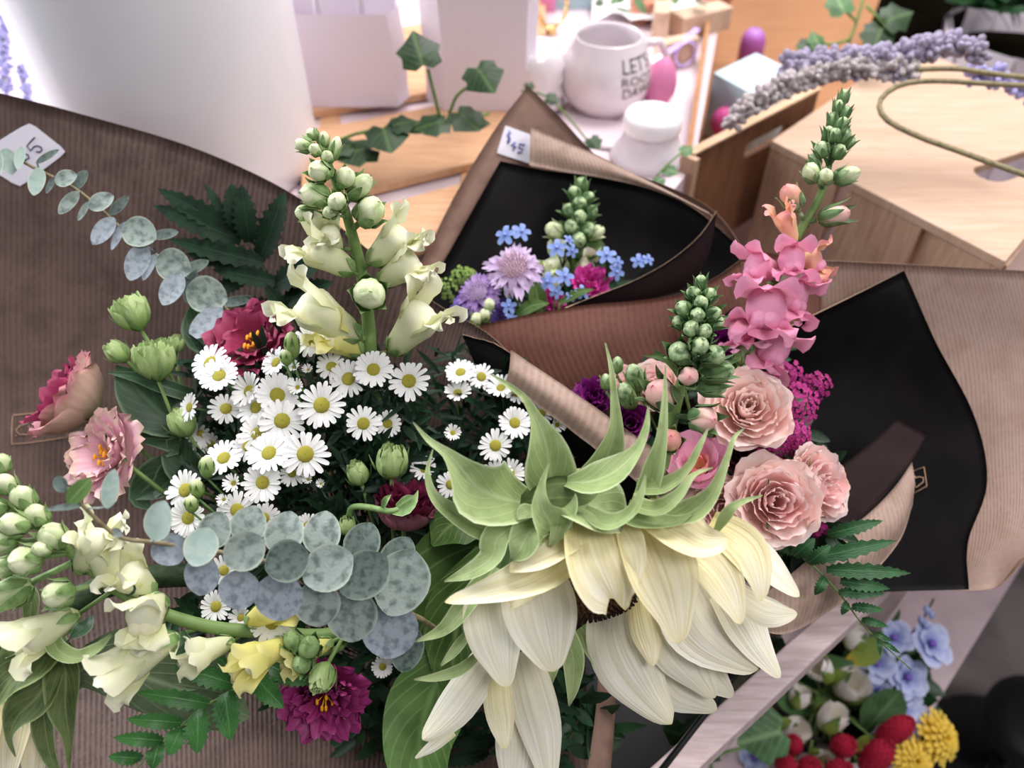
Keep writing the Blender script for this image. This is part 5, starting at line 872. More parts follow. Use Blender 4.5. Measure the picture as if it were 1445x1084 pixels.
scabiosa('large pale lilac scabiosa in the middle of the blue posy', 726, 386, .655, 43, (-.1, .5, .9), ('scab', 'scab_core'), 1)
scabiosa('darker violet scabiosa low beside the pale one', 678, 418, .655, 34, (-.3, .4, .8), ('scab_violet', 'scab'), 2)
def bluestar(label, px, py, d, heads):
    c = W(px, py, d); t = thing('blue_star_flower', label, 'flower', c)
    j = c + C3(0, -PX(26, d), -PX(14, d))
    for k, (ox, oy, R, nx, ny) in enumerate(heads):
        p = W(px + ox, py + oy, d - .004); A = C3(nx, ny, 1).normalized(); x, y, z = frame(A); Rr = PX(R, d); mb = MB()
        for i in range(5):
            dr = x * math.cos(i * 1.257 + k) + y * math.sin(i * 1.257 + k); mb.blade([(p, Rr * .3), (p + dr * Rr * .5, Rr * .62), (p + dr * Rr * .95 - z * Rr * .1, Rr * .5), (p + dr * Rr * 1.05 - z * Rr * .14, Rr * .1)], z, 5, 3, cup=.1)
        mb.tube([p - z * Rr * .2, p + z * Rr * .3], Rr * .16, 5); b = obj('blossom', mb, MAT['blue'], t); obj('pedicel', MB().tube([p, p.lerp(j, .5) - z * PX(3, d), j], PX(1.4, d), 4), MAT['stem_dark'], t)
    stem_to(t, j, B2, .0011)
bluestar('blue star flower pair standing highest over the lilac scabiosa', 725, 330, .668, [(-12, 2, 15, -.4, .3), (11, -3, 14, .3, .4)])
bluestar('blue star blossoms in front of the small green spike', 795, 350, .655, [(-9, 0, 14, -.2, .3), (12, 4, 10, .4, 0), (8, -12, 8, .5, .5)])
bluestar('blue star blossoms beside the spike, near the flap', 858, 362, .665, [(-2, -2, 14, 0, .4), (14, 8, 9, .4, .2), (12, 22, 12, .3, 0)])
bluestar('blue star blossoms touching the dark paper flap', 907, 366, .67, [(-6, 2, 11, -.2, .3), (8, 0, 9, .4, .4)])
bluestar('low blue star blossoms under the central blue pair', 785, 392, .65, [(-12, 6, 15, -.3, .2), (12, -2, 14, .3, .3), (0, 20, 10, 0, 0)])
bluestar('blue star blossoms at the paper rim below the lilac scabiosa', 718, 432, .648, [(0, 0, 11, 0, .2), (3, 16, 9, .3, 0)])
bluestar('single blue star petals showing at the rim under the magenta bloom', 822, 412, .648, [(0, 0, 11, .4, .3), (-16, 6, 8, 0, 0)])
spiral('hot magenta bloom in the blue posy', 832, 399, .672, 25, (.1, .5, .9), 'hot_pink', 7, name='carnation', ruf=.2)
spiral('dark magenta bloom low at the posy rim', 780, 425, .67, 18, (.1, .5, .9), 'hot_pink', 8, name='carnation', ruf=.2)
cluster('violet statice mass at the corner of the blue posy', 662, 440, .664, 24, 26, 'violet', 8, 60, 5, B2)
cluster('violet statice under the violet scabiosa', 700, 440, .665, 24, 18, 'violet', 9, 50, 5, B2)
cluster('mossy green floret dome beside the lilac scabiosa', 655, 391, .668, 19, 14, 'moss', 10, 60, 3, B2, 'moss_flower')
cluster('loose green bud spray at the corner of the blue posy', 632, 408, .668, 15, 18, 'moss', 11, 26, 3, B2, 'moss_flower')
for k, (px, py, R, lb) in enumerate(((690, 432, 9, 'pale green bud in front of the violet statice'), (672, 452, 9, 'pale green bud lowest at the posy rim'), (684, 446, 9, 'pale green bud between its two neighbours at the rim'))):
    t = thing('snapdragon_bud', lb, 'flower bud', W(px, py, .645)); snap_bud(t, W(px - 2, py + 14, .655), W(px, py, .645), PX(R, .645), 1.4, ('snap_bud', 'snap_calyx'), k); stem_to(t, W(px - 2, py + 14, .655), B2, .001)
for rows, lb in (([(765, 440, .65, 10), (758, 418, .645, 26), (755, 396, .643, 3)], 'upright dark green leaf at the posy rim'), ([(730, 445, .648, 10), (750, 432, .644, 20), (775, 428, .643, 2)], 'flat dark green leaf lying along the posy rim'), ([(790, 428, .647, 8), (815, 414, .642, 13), (838, 408, .642, 1)], 'thin green leaf crossing the blue rim blossoms'), ([(810, 360, .69, 12), (838, 352, .685, 34), (858, 358, .685, 4)], 'round grey-green leaf behind the small green spike')):
    t = thing('posy_leaf', lb, 'leaf', W(*rows[0][:3])); obj('leaf_blade', MB().blade(leafpts(rows), C3(0, .3, 1), 10, 5, fold=.1, serr=0), MAT['leaf'], t); stem_to(t, W(*rows[0][:3]), B2, .001)
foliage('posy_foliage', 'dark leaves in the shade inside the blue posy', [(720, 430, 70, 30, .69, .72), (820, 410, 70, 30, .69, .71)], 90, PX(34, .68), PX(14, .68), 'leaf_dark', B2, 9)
# ------------------------------------------------------------------ table at the back
PZ = .922
t = thing('wooden_pallet', 'low slatted wooden pallet under the white paper bags', 'pallet', (-.16, .8, TZ))
for q in ([(425, 186), (770, 118), (770, 204), (425, 290)], [(415, 322), (775, 225), (775, 296), (415, 400)], [(425, 118), (770, 62), (770, 104), (425, 160)], [(425, 60), (770, 5), (770, 48), (425, 105)]):
    obj('slat', MB().prism([Wz(a, b, PZ) for a, b in q], Vector((0, 0, -.009))), MAT['wood_tan'], t, False, bevel=.001)
for a in (440, 650):
    p0, p1 = Wz(a, 385, PZ - .0105), Wz(a + 40, 50, PZ - .0105); dv = (p1 - p0); obj('runner', MB().box((p0 + p1) / 2 - Vector((0, 0, .0003)), dv / 2, Vector((.012, 0, 0)), Vector((0, 0, .0012))), MAT['wood_tan'], t, False)
def bag(label, x0, x1, y, dep, h, sh, handles, skew=0):
    t = thing('paper_bag', label, 'bag', ((x0 + x1) / 2, y + dep / 2, PZ)); n = 10; P = []
    loop = [(x0, y), (lerp(x0, x1, .33), y - .001), (lerp(x0, x1, .66), y - .0012), (x1, y), (x1 + .012, y + dep * .5), (x1 + .004, y + dep), (x0 + .004, y + dep), (x0 - .012 + skew, y + dep * .5)]
    for i in range(n):
        f = i / (n - 1); z = PZ + .0005 + h * f; P.append([Vector((lerp(px_, (x0 + x1) / 2, .03 * f) + .0015 * math.sin(f * 7 + k), lerp(py_, y + dep / 2, (sh if k != 0 and k != 3 else sh) * f), z)) for k, (px_, py_) in enumerate(loop)])
    mb = MB().grid(P, 0, True); mb.grid([[p + (Vector(((x0 + x1) / 2, y + dep / 2, p.z)) - p).normalized() * .0012 for p in r_] for r_ in P], 0, True); mb.cap(list(range(8))[::-1])
    obj('body', mb, MAT['bag'], t, False)
    if handles:
        for a in (.34, .74): obj('handle', MB().tube([Vector((lerp(x0, x1, a), y + .009, PZ + h - .024)), Vector((lerp(x0, x1, a), y + .014, PZ + h + .02)), Vector((lerp(x0, x1, a) + .012, y + .006, PZ + h + .06))], .0042, 6), MAT['bag'], t)
    return t
bag('small white paper bag with rope handles beside the big white vase', -.262, -.138, .905, .055, .107, .02, True)
bag('taller white paper bag behind the ivy trail', -.082, .018, .895, .06, .24, .02, False, -.012)
# big white vase
c = Vector((-.344, .785, TZ)); t = thing('white_vase', 'big glossy white vase filling the upper corner behind the brown paper', 'vase', c)
obj('body', MB().lathe(c, Vector((0, 0, 1)), [(.0, .02), (.0, .118), (.006, .124), (.03, .128), (.25, .129), (.5, .131), (.52, .134), (.523, .131), (.5, .127), (.03, .122), (.02, .02)], 72), MAT['white_vase'], t)
# mug
mc = Wz(852, 156, TZ); mc.y += .012; MH = .088; t = thing('white_mug', 'round white mug with black lettering on the display table', 'mug', mc)
mprof = [(0, .004), (0, .034), (.004, .040), (.018, .051), (.036, .0555), (.052, .0545), (.068, .0490), (.080, .0425), (.086, .0405), (.088, .0395), (.0875, .038), (.080, .039), (.06, .049), (.036, .052), (.012, .044), (.006, .005)]
obj('body', MB().lathe(mc, Vector((0, 0, 1)), [(h, r) for h, r in mprof], 56), MAT['white_glaze'], t)
obj('handle', MB().tube([mc + Vector((.047, .02, .070)), mc + Vector((.066, .03, .068)), mc + Vector((.078, .035, .048)), mc + Vector((.068, .03, .026)), mc + Vector((.05, .02, .024))], .0055, 8), MAT['white_glaze'], t)
def mugr(z):
    for (h0, r0), (h1, r1) in zip(mprof[1:9], mprof[2:10]):
        if h0 <= z <= h1: return lerp(r0, r1, (z - h0) / max(1e-6, h1 - h0))
    return .05
def wrap_text(parent, txt, size, zb, a0, mat, base, rf, squeeze=1.0, off=.0004):
    cu = bpy.data.curves.new('txt', 'FONT'); cu.body = txt; cu.size = size; cu.resolution_u = 3; ob = bpy.data.objects.new('txt', cu); COL.objects.link(ob)
    me = bpy.data.meshes.new_from_object(ob); bpy.data.objects.remove(ob); bm = bmesh.new(); bm.from_mesh(me); bmesh.ops.triangulate(bm, faces=bm.faces); bmesh.ops.subdivide_edges(bm, edges=[e for e in bm.edges if e.calc_length() > size * .2], cuts=1)
    for v in bm.verts:
        z = zb + v.co.y; r = rf(z) + off; a = a0 + v.co.x * squeeze / .052; v.co = Vector((math.sin(a) * r, -math.cos(a) * r, z))
    bm.to_mesh(me); bm.free(); me.name = 'lettering'; me.materials.append(MAT[mat]); o = bpy.data.objects.new('lettering', me); COL.objects.link(o); o.parent = parent; return o
wrap_text(t, "LET'S", .0215, .0605, .24, 'print_black', mc, mugr)
wrap_text(t, 'ROOT', .0130, .0475, .22, 'print_black', mc, mugr, 1.35)
wrap_text(t, 'DAWG', .0165, .0330, .26, 'print_black', mc, mugr, .95)
# pill of other wares
def lathe_thing(name, label, cat, px, py, prof, mat, seg=32, z=TZ, lid=None):
    c = Wz(px, py, z); t = thing(name, label, cat, c); obj('body', MB().lathe(c, Vector((0, 0, 1)), prof, seg), MAT[mat], t)
    if lid: obj('lid', MB().lathe(c, Vector((0, 0, 1)), lid, seg), MAT['lid'], t)
    return t
lathe_thing('ribbed_candle_jar', 'ribbed white candle jar behind the paper cone tip', 'jar', 752, 150, [(0, .004), (0, .034), (.01, .040), (.018, .037), (.026, .041), (.034, .037), (.042, .041), (.050, .038), (.058, .040), (.066, .034), (.074, .033), (.074, .029), (.02, .03), (.02, .004)], 'white_glaze')
t = lathe_thing('white_jar', 'white lidded jar with a flared base in front of the mug', 'jar', 914, 224, [(0, .004), (0, .041), (.004, .043), (.010, .041), (.022, .033), (.034, .030), (.037, .030)], 'white_matte', lid=[(.036, .031), (.038, .032), (.050, .032), (.055, .029), (.060, .018), (.063, .011), (.065, .004), (.0652, .0004)])
t = thing('trinket_dish', 'flat pale round dish beneath the white mug', 'dish', Wz(880, 186, TZ)); obj('body', MB().lathe(Wz(870, 172, TZ), Vector((0, 0, 1)), [(.0005, .01), (.0005, .06), (.001, .074), (.0028, .075), (.0026, .06), (.0022, .005)], 36), MAT['white_table'], t)
c = Wz(928, 148, TZ); t = thing('pink_ornament', 'large pink egg-shaped ornament beside the mug handle', 'ornament', c); obj('body', MB().ball(c + Vector((0, 0, .030)), Vector((.1, 0, 1)), .03, .02, 14, 9, egg=.2), MAT['pink'], t)
def blockthing(name, label, cat, px, py, z, ang, s, mat, tilt=0):
    c = Wz(px, py, z); a = math.radians(ang); t = thing(name, label, cat, c); e_ = Vector((math.cos(a), math.sin(a), 0)); g_ = Vector((-math.sin(a), math.cos(a), 0)); up = Vector((0, 0, 1))
    obj('body', MB().box(c + up * s[2], e_ * s[0], g_ * s[1], up * s[2]), MAT[mat], t, False, bevel=.002); return t, c, e_, g_
t, c, e_, g_ = blockthing('wooden_ring_block', 'small wooden display block with an iridescent ring by the mug', 'block', 950, 92, TZ, 25, (.030, .010, .018), 'wood_block')
obj('ring', MB().tube([c + Vector((.012, -.012, .02)) + e_ * (.016 * math.cos(k * .35)) + Vector((0, 0, .016 * math.sin(k * .35))) for k in range(19)], .0022, 6), MAT['iris'], t)
blockthing('wooden_block', 'square-ended wooden block behind the ring block', 'block', 930, 52, TZ, 80, (.028, .012, .022), 'wood_block')
blockthing('wooden_block', 'pale wooden block lying beyond the ring block', 'block', 985, 44, TZ, 30, (.045, .018, .016), 'wood_block')
t = thing('ribbon', 'lilac ribbon stretched between the wooden blocks', 'ribbon', Wz(945, 75, TZ)); obj('band', MB().blade([(Wz(905, 92, TZ + .02), .008), (Wz(945, 72, TZ + .03), .008), (Wz(985, 40, TZ + .04), .008)], Vector((0, -.3, 1)), 8, 3), MAT['iris'], t)
c = Wz(778, 48, TZ); t = thing('gold_hoop_stand', 'gold hoop hanging on a jewellery stand behind the mug', 'jewellery', c)
obj('hoop', MB().tube([c + Vector((.021 * math.cos(k * .3), 0, .040 + .030 * math.sin(k * .3))) for k in range(22)], [.0028 + .0008 * math.sin(k * 2) for k in range(22)], 8), MAT['gold'], t); obj('post', MB().tube([c, c + Vector((0, 0, .012))], .008, 10), MAT['gold'], t)
for nm, lb, px, py, w, h, mt in (('pink_card', 'pink card standing behind the gold hoop', 756, 20, .03, .05, 'pink'), ('teal_card', 'pale teal box behind the gold hoop', 820, 16, .055, .045, 'teal')):
    c = Wz(px, py, TZ); t = thing(nm, lb, 'box', c); obj('body', MB().box(c + Vector((0, .02, h)), Vector((w, 0, 0)), Vector((0, .012, 0)), Vector((0, 0, h))), MAT[mt], t, False, bevel=.001)
c = Wz(890, 14, TZ); t = thing('white_cloth', 'crumpled white cloth at the far edge of the table wares', 'cloth', c); P = [[Wz(lerp(835, 1010, j / 13), lerp(-40, 42, i / 9), TZ) + Vector((0, 0, .006 + .014 * noise.noise(Vector((i * .5, j * .45, 3))) + .012)) for j in range(14)] for i in range(10)]; obj('folds', MB().grid(P), MAT['white_cloth'], t)
for k, (px, py, R, mt, lb) in enumerate(((905, 30, .022, 'terracotta', 'small pinkish pot beyond the mug'), (1004, 12, .035, 'terracotta', 'reddish pot at the corner of the orange board'), (944, 14, .02, 'pale_pink', 'pale pink trinket box beyond the blocks'))):
    c = Wz(px, py, TZ); t = thing('small_pot', lb, 'pot', c); obj('body', MB().lathe(c, Vector((0, 0, 1)), [(0, .003), (0, R * .7), (R * .8, R * .9), (R * 1.4, R), (R * 1.4, R * .85), (R * .3, R * .6), (R * .2, .002)], 20), MAT[mt], t)
t = thing('garland', 'pale green leafy garland at the top of the wares', 'garland', Wz(930, 10, TZ))
for k in range(16):
    px, py = rnd.uniform(840, 1000), rnd.uniform(-8, 22); p = Wz(px, py, TZ + .04); dr = Vector((rnd.uniform(-1, 1), rnd.uniform(-1, 1), .4)).normalized(); obj('leaf', MB().blade(lance(p, p + dr * .035, .014), Vector((0, -.3, 1)), 6, 3), MAT['ivy_pale'], t)
# ------------------------------------------------------------------ wooden box with blue carton, and crates
BZ = .82; RZ = .93
b0 = Wz(985, 212, RZ); b1_ = Wz(1021, -130, RZ); p0 = Wz(978, 219, RZ); p1 = Wz(1157, 126, RZ); dwn = Vector((0, 0, -1))
t = thing('wooden_box', 'shallow wooden box with a slotted side darkened as shade holding the blue carton', 'box', (p0 + p1) / 2 + dwn * .15)
dl = (p1 - p0).normalized(); dn_ = Vector((-dl.y, dl.x, 0)); H = .15
sl = [(p0 + dl * (.35 * (p1 - p0).length + .014 * math.cos(a) * (2.2 if True else 1)) + dwn * (.042 + .009 * math.sin(a))) for a in [k * PI / 6 for k in range(12)]]
ln = (p1 - p0).length
slot = []
for k in range(16):
    a = 2 * PI * k / 16; slot.append(p0 + dl * (ln * .60 + .034 * (1 if math.cos(a) > 0 else -1) + .010 * math.cos(a)) + dwn * (.034 + .010 * math.sin(a)))
obj('side_panel', MB().prism([p0, p1, p1 + dwn * H, p0 + dwn * H], dn_ * .008, 0, [slot]), MAT['wood_shade'], t, False)  # wood colour darkened to show this face in shade
obj('top_strip', MB().box((p0 + p1) / 2 + dn_ * .004 + Vector((0, 0, .001)), dl * ln / 2, dn_ * .0058, Vector((0, 0, .0012))), MAT['wood_rim'], t, False)
obj('corner_post', MB().box(p0 + dwn * (H / 2) - dl * .004, dl * .004, dn_ * .010, Vector((0, 0, H / 2))), MAT['wood_side'], t, False)
w0 = p0 + dn_ * .01; w1 = b1_; dw = (w1 - w0).normalized(); wn = Vector((dw.y, -dw.x, 0)); obj('side_wall', MB().prism([w0, w1, w1 + wn * .006, w0 + wn * .006], dwn * H), MAT['wood_orange'], t, False)
w2a = w0 + wn * .006; w2b = w1 + wn * .006; far = Wz(1345, -40, BZ)
obj('floor_panel', MB().prism([Vector((w2a.x, w2a.y, BZ)), Vector((p1.x, p1.y, BZ)), Vector((.50, 1.12, BZ)), Vector((.71, 1.36, BZ)), Vector((.84, 1.70, BZ)), Vector((w2b.x, max(w2b.y, 1.7), BZ))], dwn * .008), MAT['wood_orange'], t, False)
q = [Wz(1007, 104, .908), Wz(1067, 76, .908), Wz(1136, 110, .908), Wz(1078, 143, .908)]; t = thing('blue_carton', 'pale blue carton standing in the wooden box', 'carton', (q[0] + q[2]) / 2 + dwn * .0878)
obj('body', MB().prism(q, dwn * .0878), MAT['blue_card_side'], t, False); obj('top_face', MB().prism([p + Vector((0, 0, .0012)) for p in q], dwn * .001), MAT['blue_card'], t, False)
for k in range(3):
    f0 = .25 + .2 * k; pts = [q[0].lerp(q[1], f0).lerp(q[3].lerp(q[2], f0), s_ / 6.0) + Vector((0, 0, .0016 + .0002)) + Vector((0, .0012 * (s_ % 2), 0)) for s_ in range(1, 6)]; obj('lettering', MB().tube(pts, .0009, 4), MAT['white_cloth'], t)
c = Wz(1000, 200, BZ + .03); t = thing('pink_ornament', 'small deep pink ornament beside the foot of the blue carton', 'ornament', Wz(1022, 172, .862)); obj('body', MB().ball(Wz(1022, 172, .862), Vector((0, 0, 1)), .02, .018, 12, 8), MAT['pink_dark'], t)
c = Wz(1058, 82, .86); t = thing('purple_bottle', 'purple round-capped bottle behind the blue carton', 'bottle', c)
cap0 = Wz(1066, 42, .905); A = (cap0 - c).normalized(); L_ = (cap0 - c).length; obj('body', MB().lathe(c - A * .03, A, [(0, .002), (.0, .019), (.03 + L_ * .6, .0185), (.03 + L_ * .82, .016), (.03 + L_ * .97, .010), (.03 + L_ * 1.02, .002)], 20), MAT['purple'], t)
# upturned crate
CZ = .92; A_, B_, E_ = Wz(1089, 198, CZ), Wz(1419, 369, CZ), Wz(1208, 116, CZ); ab = B_ - A_; ae = (E_ - A_) * 1.75
t = thing('upturned_crate', 'pale wooden crate with a hand slot, beside the pink rose bouquet', 'crate', A_ + ab * .5 + ae * .3 + dwn * .26)
slot = []
s0, s1 = Wz(1400, 244, CZ), Wz(1470, 222, CZ); sd = (s1 - s0); sn = Vector((-sd.y, sd.x, 0)).normalized() * .018
for k in range(16):
    a = 2 * PI * k / 16; slot.append((s0 if math.cos(a) < 0 else s1) + sd.normalized() * (.018 * math.cos(a)) + sn * math.sin(a))
obj('top_panel', MB().prism([A_, B_, B_ + ae, A_ + ae], dwn * .010, 0, [slot]), MAT['wood_pale'], t, False, bevel=.001)
out = Vector((ab.y, -ab.x, 0)).normalized()
if out.y > 0: out = -out
inn = -out
for k, (f0, f1, back) in enumerate(((0, .335, 0), (.385, .70, 0), (.70, .765, .006), (.765, .985, 0))):
    a, b = A_ + ab * f0 + dwn * .0105 + inn * (.001 + back), A_ + ab * f1 + dwn * .0105 + inn * (.001 + back)
    obj('slat', MB().prism([a, b, b + inn * .009, a + inn * .009], dwn * .25), MAT['wood_side'], t, False, bevel=.001)
a, b = B_ + dwn * .0105 + inn * .011, B_ + ae + dwn * .0105; obj('end_panel', MB().prism([a, b, b - ab.normalized() * .009, a - ab.normalized() * .009], dwn * .25), MAT['wood_side'], t, False)
a, b = A_ + dwn * .0105 + inn * .011, A_ + ae + dwn * .0105; obj('end_panel', MB().prism([a, b, b + ab.normalized() * .009, a + ab.normalized() * .009], dwn * .25), MAT['wood_side'], t, False)
# the side stand carrying box and crate
t = thing('side_stand', 'low white stand beneath the wooden box and the upturned crate', 'stand', (.6, .95, 0)); obj('stand_top', MB().prism([Vector((.22, .78, .669)), Vector((.40, .42, .669)), Vector((1.2, .60, .669)), Vector((1.5, 2.9, .669)), Vector((.42, 2.9, .669)), Vector((.34, 1.27, .669))], dwn * .02), MAT['white_table'], t, False)
for x, y in ((.42, .5), (1.12, .68), (1.4, 2.8), (.5, 2.8)): obj('leg', MB().box(Vector((x, y, .3245)), Vector((.02, 0, 0)), Vector((0, .02, 0)), Vector((0, 0, .3245))), MAT['white_table'], t, False)
# white planked pot and dark foliage behind the lavender
c = Wz(1418, 60, .84); c = Vector((.775, 1.17, .67)); t = thing('planked_pot', 'pale slatted planter at the top corner behind the lavender', 'planter', c)
for k in range(18):
    a = 2 * PI * k / 18; dr = Vector((math.cos(a), math.sin(a), 0)); tn = Vector((-dr.y, dr.x, 0)); P = [[c + dr * (lerp(.085, .125, i / 4) + .003 * (k % 2)) + tn * (lerp(.016, .0235, i / 4) * s_) + Vector((0, 0, .001 + .24 * i / 4)) for s_ in (-1, 0, 1)] for i in range(5)]
    mb = MB().grid(P); mb.grid([[p - dr * .007 for p in r_] for r_ in P]); obj('slat', mb, MAT['pot_white'], t)
obj('soil', MB().lathe(c + Vector((0, 0, .20)), Vector((0, 0, 1)), [(0, .12), (.01, .06), (.012, .002)], 20), MAT['dark_leaf'], t)
obj('bottom', MB().lathe(c, Vector((0, 0, 1)), [(.001, .003), (.001, .08), (.008, .085), (.009, .003)], 20), MAT['pot_white'], t)
foliage('planter_foliage', 'dark leaves hanging around the pale slatted planter', [(1412, 2, 50, 16, 1.10, 1.16)], 60, .05, .022, 'leaf_dark', c + Vector((0, 0, .2)), 21)
c = Vector((.655, 1.30, .67)); t = thing('dark_basket', 'dark brown basket beside the pale planter', 'basket', c); obj('body', MB().lathe(c, Vector((0, 0, 1)), [(.001, .003), (.001, .055), (.06, .065), (.15, .07), (.24, .065), (.24, .058), (.05, .055), (.03, .003)], 24), MAT['dark_leaf'], t)
# ------------------------------------------------------------------ ivy and lavender
def ivy(label, stems, leaves, w, mat='ivy', ms='stem'):
    p = [curve(s_, 12) for s_ in stems]; t = thing('ivy_trail', label, 'ivy', p[0][0])
    for q in p: obj('stem', MB().tube(q, PX(w, depth(q[0])), 6), MAT[ms], t)
    for a in leaves: ivyleaf(t, *a[:3], a[3] * 1.12, a[4], a[6] if len(a) > 6 else mat, a[5] if len(a) > 5 else (0, .3))
ivy('dark ivy trail climbing over the pallet in front of the bags', [[(462, 205, .80), (505, 188, .80), (560, 180, .80), (612, 172, .81), (665, 166, .82), (690, 160, .83)], [(621, 166, .81), (612, 130, .79), (604, 98, .775)], [(634, 160, .81), (645, 135, .80), (665, 120, .79)]], [
 (592, 74, .77, 32, -105, (.1, .2)), (681, 106, .785, 30, 60, (-.1, .3)), (544, 190, .79, 32, 75, (0, .6)), (505, 212, .80, 34, 150, (0, .8)), (612, 174, .80, 27, 150, (0, .7)), (656, 166, .805, 27, 50, (.1, .5)), (566, 174, .795, 20, -20, (0, .6)), (672, 172, .81, 18, 10, (0, .7)), (480, 206, .80, 24, 170, (0, .8)), (588, 178, .80, 18, 60, (0, .8))], 2.4)
ivy('ivy sprig leaning on the orange wooden board', [[(1222, -20, .98), (1212, 20, .98), (1200, 55, .985), (1190, 85, .99)], [(1208, 30, .98), (1190, 12, .975)], [(1222, 8, .975), (1245, 30, .97), (1255, 45, .965)], [(1200, 55, .985), (1178, 62, .98), (1160, 62, .98)]], [(1186, 6, .972, 22, -110, (0, .2), 'ivy_pale'), (1264, 24, .96, 24, -20, (0, .2), 'ivy'), (1240, 50, .962, 26, 110, (0, .2), 'ivy'), (1153, 58, .975, 15, -110, (.2, .2), 'ivy_pale'), (1138, 64, .975, 14, 170, (0, .3), 'ivy')], 2.2)
ivy('loose ivy leaves showing between the cone and the candle jar', [[(735, 128, .86), (777, 140, .86), (835, 205, .86)]], [(747, 121, .85, 8, 80), (778, 139, .855, 11, 20), (838, 200, .855, 13, 60)], 1.5)
ivy('grey-green leaves lying beside the flared jar', [[(925, 250, .80), (950, 225, .80), (975, 205, .81)]], [(945, 240, .80, 12, 30, (0, .5), 'ivy_pale'), (968, 212, .805, 11, -30, (0, .5), 'ivy_pale'), (930, 255, .795, 10, 120, (0, .5), 'ivy_pale')], 1.5)
def lavender(label, rows, r0, mat, n, seed, tail=None, w=2.5):
    r = random.Random(seed); path = curve(rows, 60); t = thing('lavender_sprig', label, 'lavender', path[0]); mb = MB()
    for k in range(n):
        p = path[min(59, int(r.random() * 60))]; v = Vector((r.uniform(-1, 1), r.uniform(-1, 1), r.uniform(-1, 1))).normalized(); R = PX(r0, depth(p)); c_ = p + v * R * r.uniform(.4, 1); mb.ball(c_, (v + C3(0, .3, .3)).normalized(), R * .5, R * .36, 6, 5)
    obj('florets', mb, MAT[mat], t, kind='stuff')
    q = curve(tail, 24) if tail else []
    obj('stem', MB().tube(path, PX(w * .6, depth(path[0])), 5), MAT['stem'], t)
    if tail: obj('stalk', MB().tube(q, PX(w, depth(q[0])), 6), MAT['stem_brown'], t)
lavender('purple lavender sprig laid along the top of the crate', [(1115, 92, .80), (1160, 86, .795), (1215, 84, .79), (1262, 80, .785), (1300, 68, .78), (1340, 62, .775), (1380, 72, .77)], 17, 'lav', 420, 1)
lavender('greyish lavender sprig drooping over the box rim', [(1035, 168, .79), (1075, 138, .79), (1115, 118, .79), (1160, 104, .79), (1215, 96, .785), (1290, 98, .78)], 15, 'lav_grey', 330, 2, [(1290, 98, .775), (1350, 97, .765), (1400, 104, .755), (1470, 112, .745)], 4)
lavender('bent lavender stalk looping over the crate top', [(1150, 112, .80), (1180, 106, .795), (1225, 104, .79), (1280, 108, .78)], 10, 'lav', 120, 3, [(1470, 122, .745), (1390, 118, .75), (1320, 114, .755), (1270, 120, .757), (1242, 142, .755), (1250, 168, .748), (1295, 192, .735), (1350, 212, .72), (1410, 234, .705), (1470, 255, .69)], 4)
lavender('blue-violet lavender flowers at the frame edge above the crate', [(1372, 104, .80), (1405, 108, .79), (1450, 130, .78), (1470, 135, .775)], 14, 'lav_bud', 130, 4)
lavender('small lavender stems printed pale beside the big vase', [(2, 30, .98), (4, 80, .97), (6, 130, .96)], 8, 'lav_bud', 90, 5) if False else None
lavender('thin lavender spike standing at the frame edge by the vase', [(3, 25, .90), (5, 75, .895), (6, 128, .89)], 9, 'lav_bud', 110, 5)
lavender('short lavender spike close beside the vase edge', [(30, 95, .90), (35, 118, .895), (38, 142, .89)], 8, 'lav_bud', 60, 6)
# ------------------------------------------------------------------ artificial flowers on the lower shelf
bc = Wz(1190, 1010, SH); t = thing('flower_tub', 'dark tub holding the artificial flowers on the lower shelf', 'tub', Vector((bc.x - .03, bc.y + .01, SH)))
obj('body', MB().lathe(Vector((bc.x - .03, bc.y + .01, SH)), Vector((0, 0, 1)), [(.001, .003), (.001, .055), (.03, .06), (.05, .062), (.05, .058), (.02, .05), (.015, .003)], 28), MAT['black_plastic'], t); BT = Vector((bc.x - .03, bc.y + .01, SH + .03))
def D3(px, py): return .86 - .0003 * (px - 1150) * 0
def tulip(label, px, py, d, R, n, mats=('tulip_white', 'tulip_green'), seed=0):
    A = C3(*n).normalized(); r = PX(R, d); c = W(px, py, d) - A * r; t = thing('white_tulip', label, 'flower', c); rosette(t, c, A, r, [(3, .7, 1.9, 1.5, .12, 1.5, mats[0]), (3, .55, 2.0, 1.6, .05, 1.5, mats[0])], .04, seed, nv=8, nu=7)
    x, y, z = frame(A)
    for k in (0, 2.2, 4.3):
        dr = x * math.cos(k + seed) + y * math.sin(k + seed); obj('sepal', MB().blade([(c, r * .3), (c + dr * r * .95 + A * r * .7, r * .9), (c + dr * r * .9 + A * r * 1.5, r * .6), (c + dr * r * .7 + A * r * 2.1, r * .05)], -dr, 7, 5, cup=.2), MAT[mats[1]], t)
    stem_to(t, c, BT, .0022, 'stem', A * .4 + (c - BT).normalized() * .6)
for k, a in enumerate(((1172, 1015, .82, 24, (.35, .8, .5), 'opened white tulip bud with yellow-green sepals above the red pods'), (1198, 966, .85, 28, (.3, .5, .8), 'broad white tulip in the middle of the artificial flowers'), (1158, 945, .85, 22, (-.6, .5, .5), 'white tulip bud with dark leaves below the rail'), (1205, 900, .86, 20, (.2, .9, .4), 'upper white tulip bud beneath the fern tip'), (1128, 985, .84, 18, (.1, .9, .4), 'small white tulip bud close under the rail'), (1120, 1030, .825, 22, (.4, .3, .8), 'white tulip behind the first red pod'), (1252, 856, .88, 16, (.2, .9, .3), 'white tulip bud furthest along the shelf'), (1160, 1075, .80, 20, (0, .4, .9), 'white tulip at the bottom among the red pods'))): tulip(a[5], a[0], a[1], a[2], a[3], a[4], seed=k)
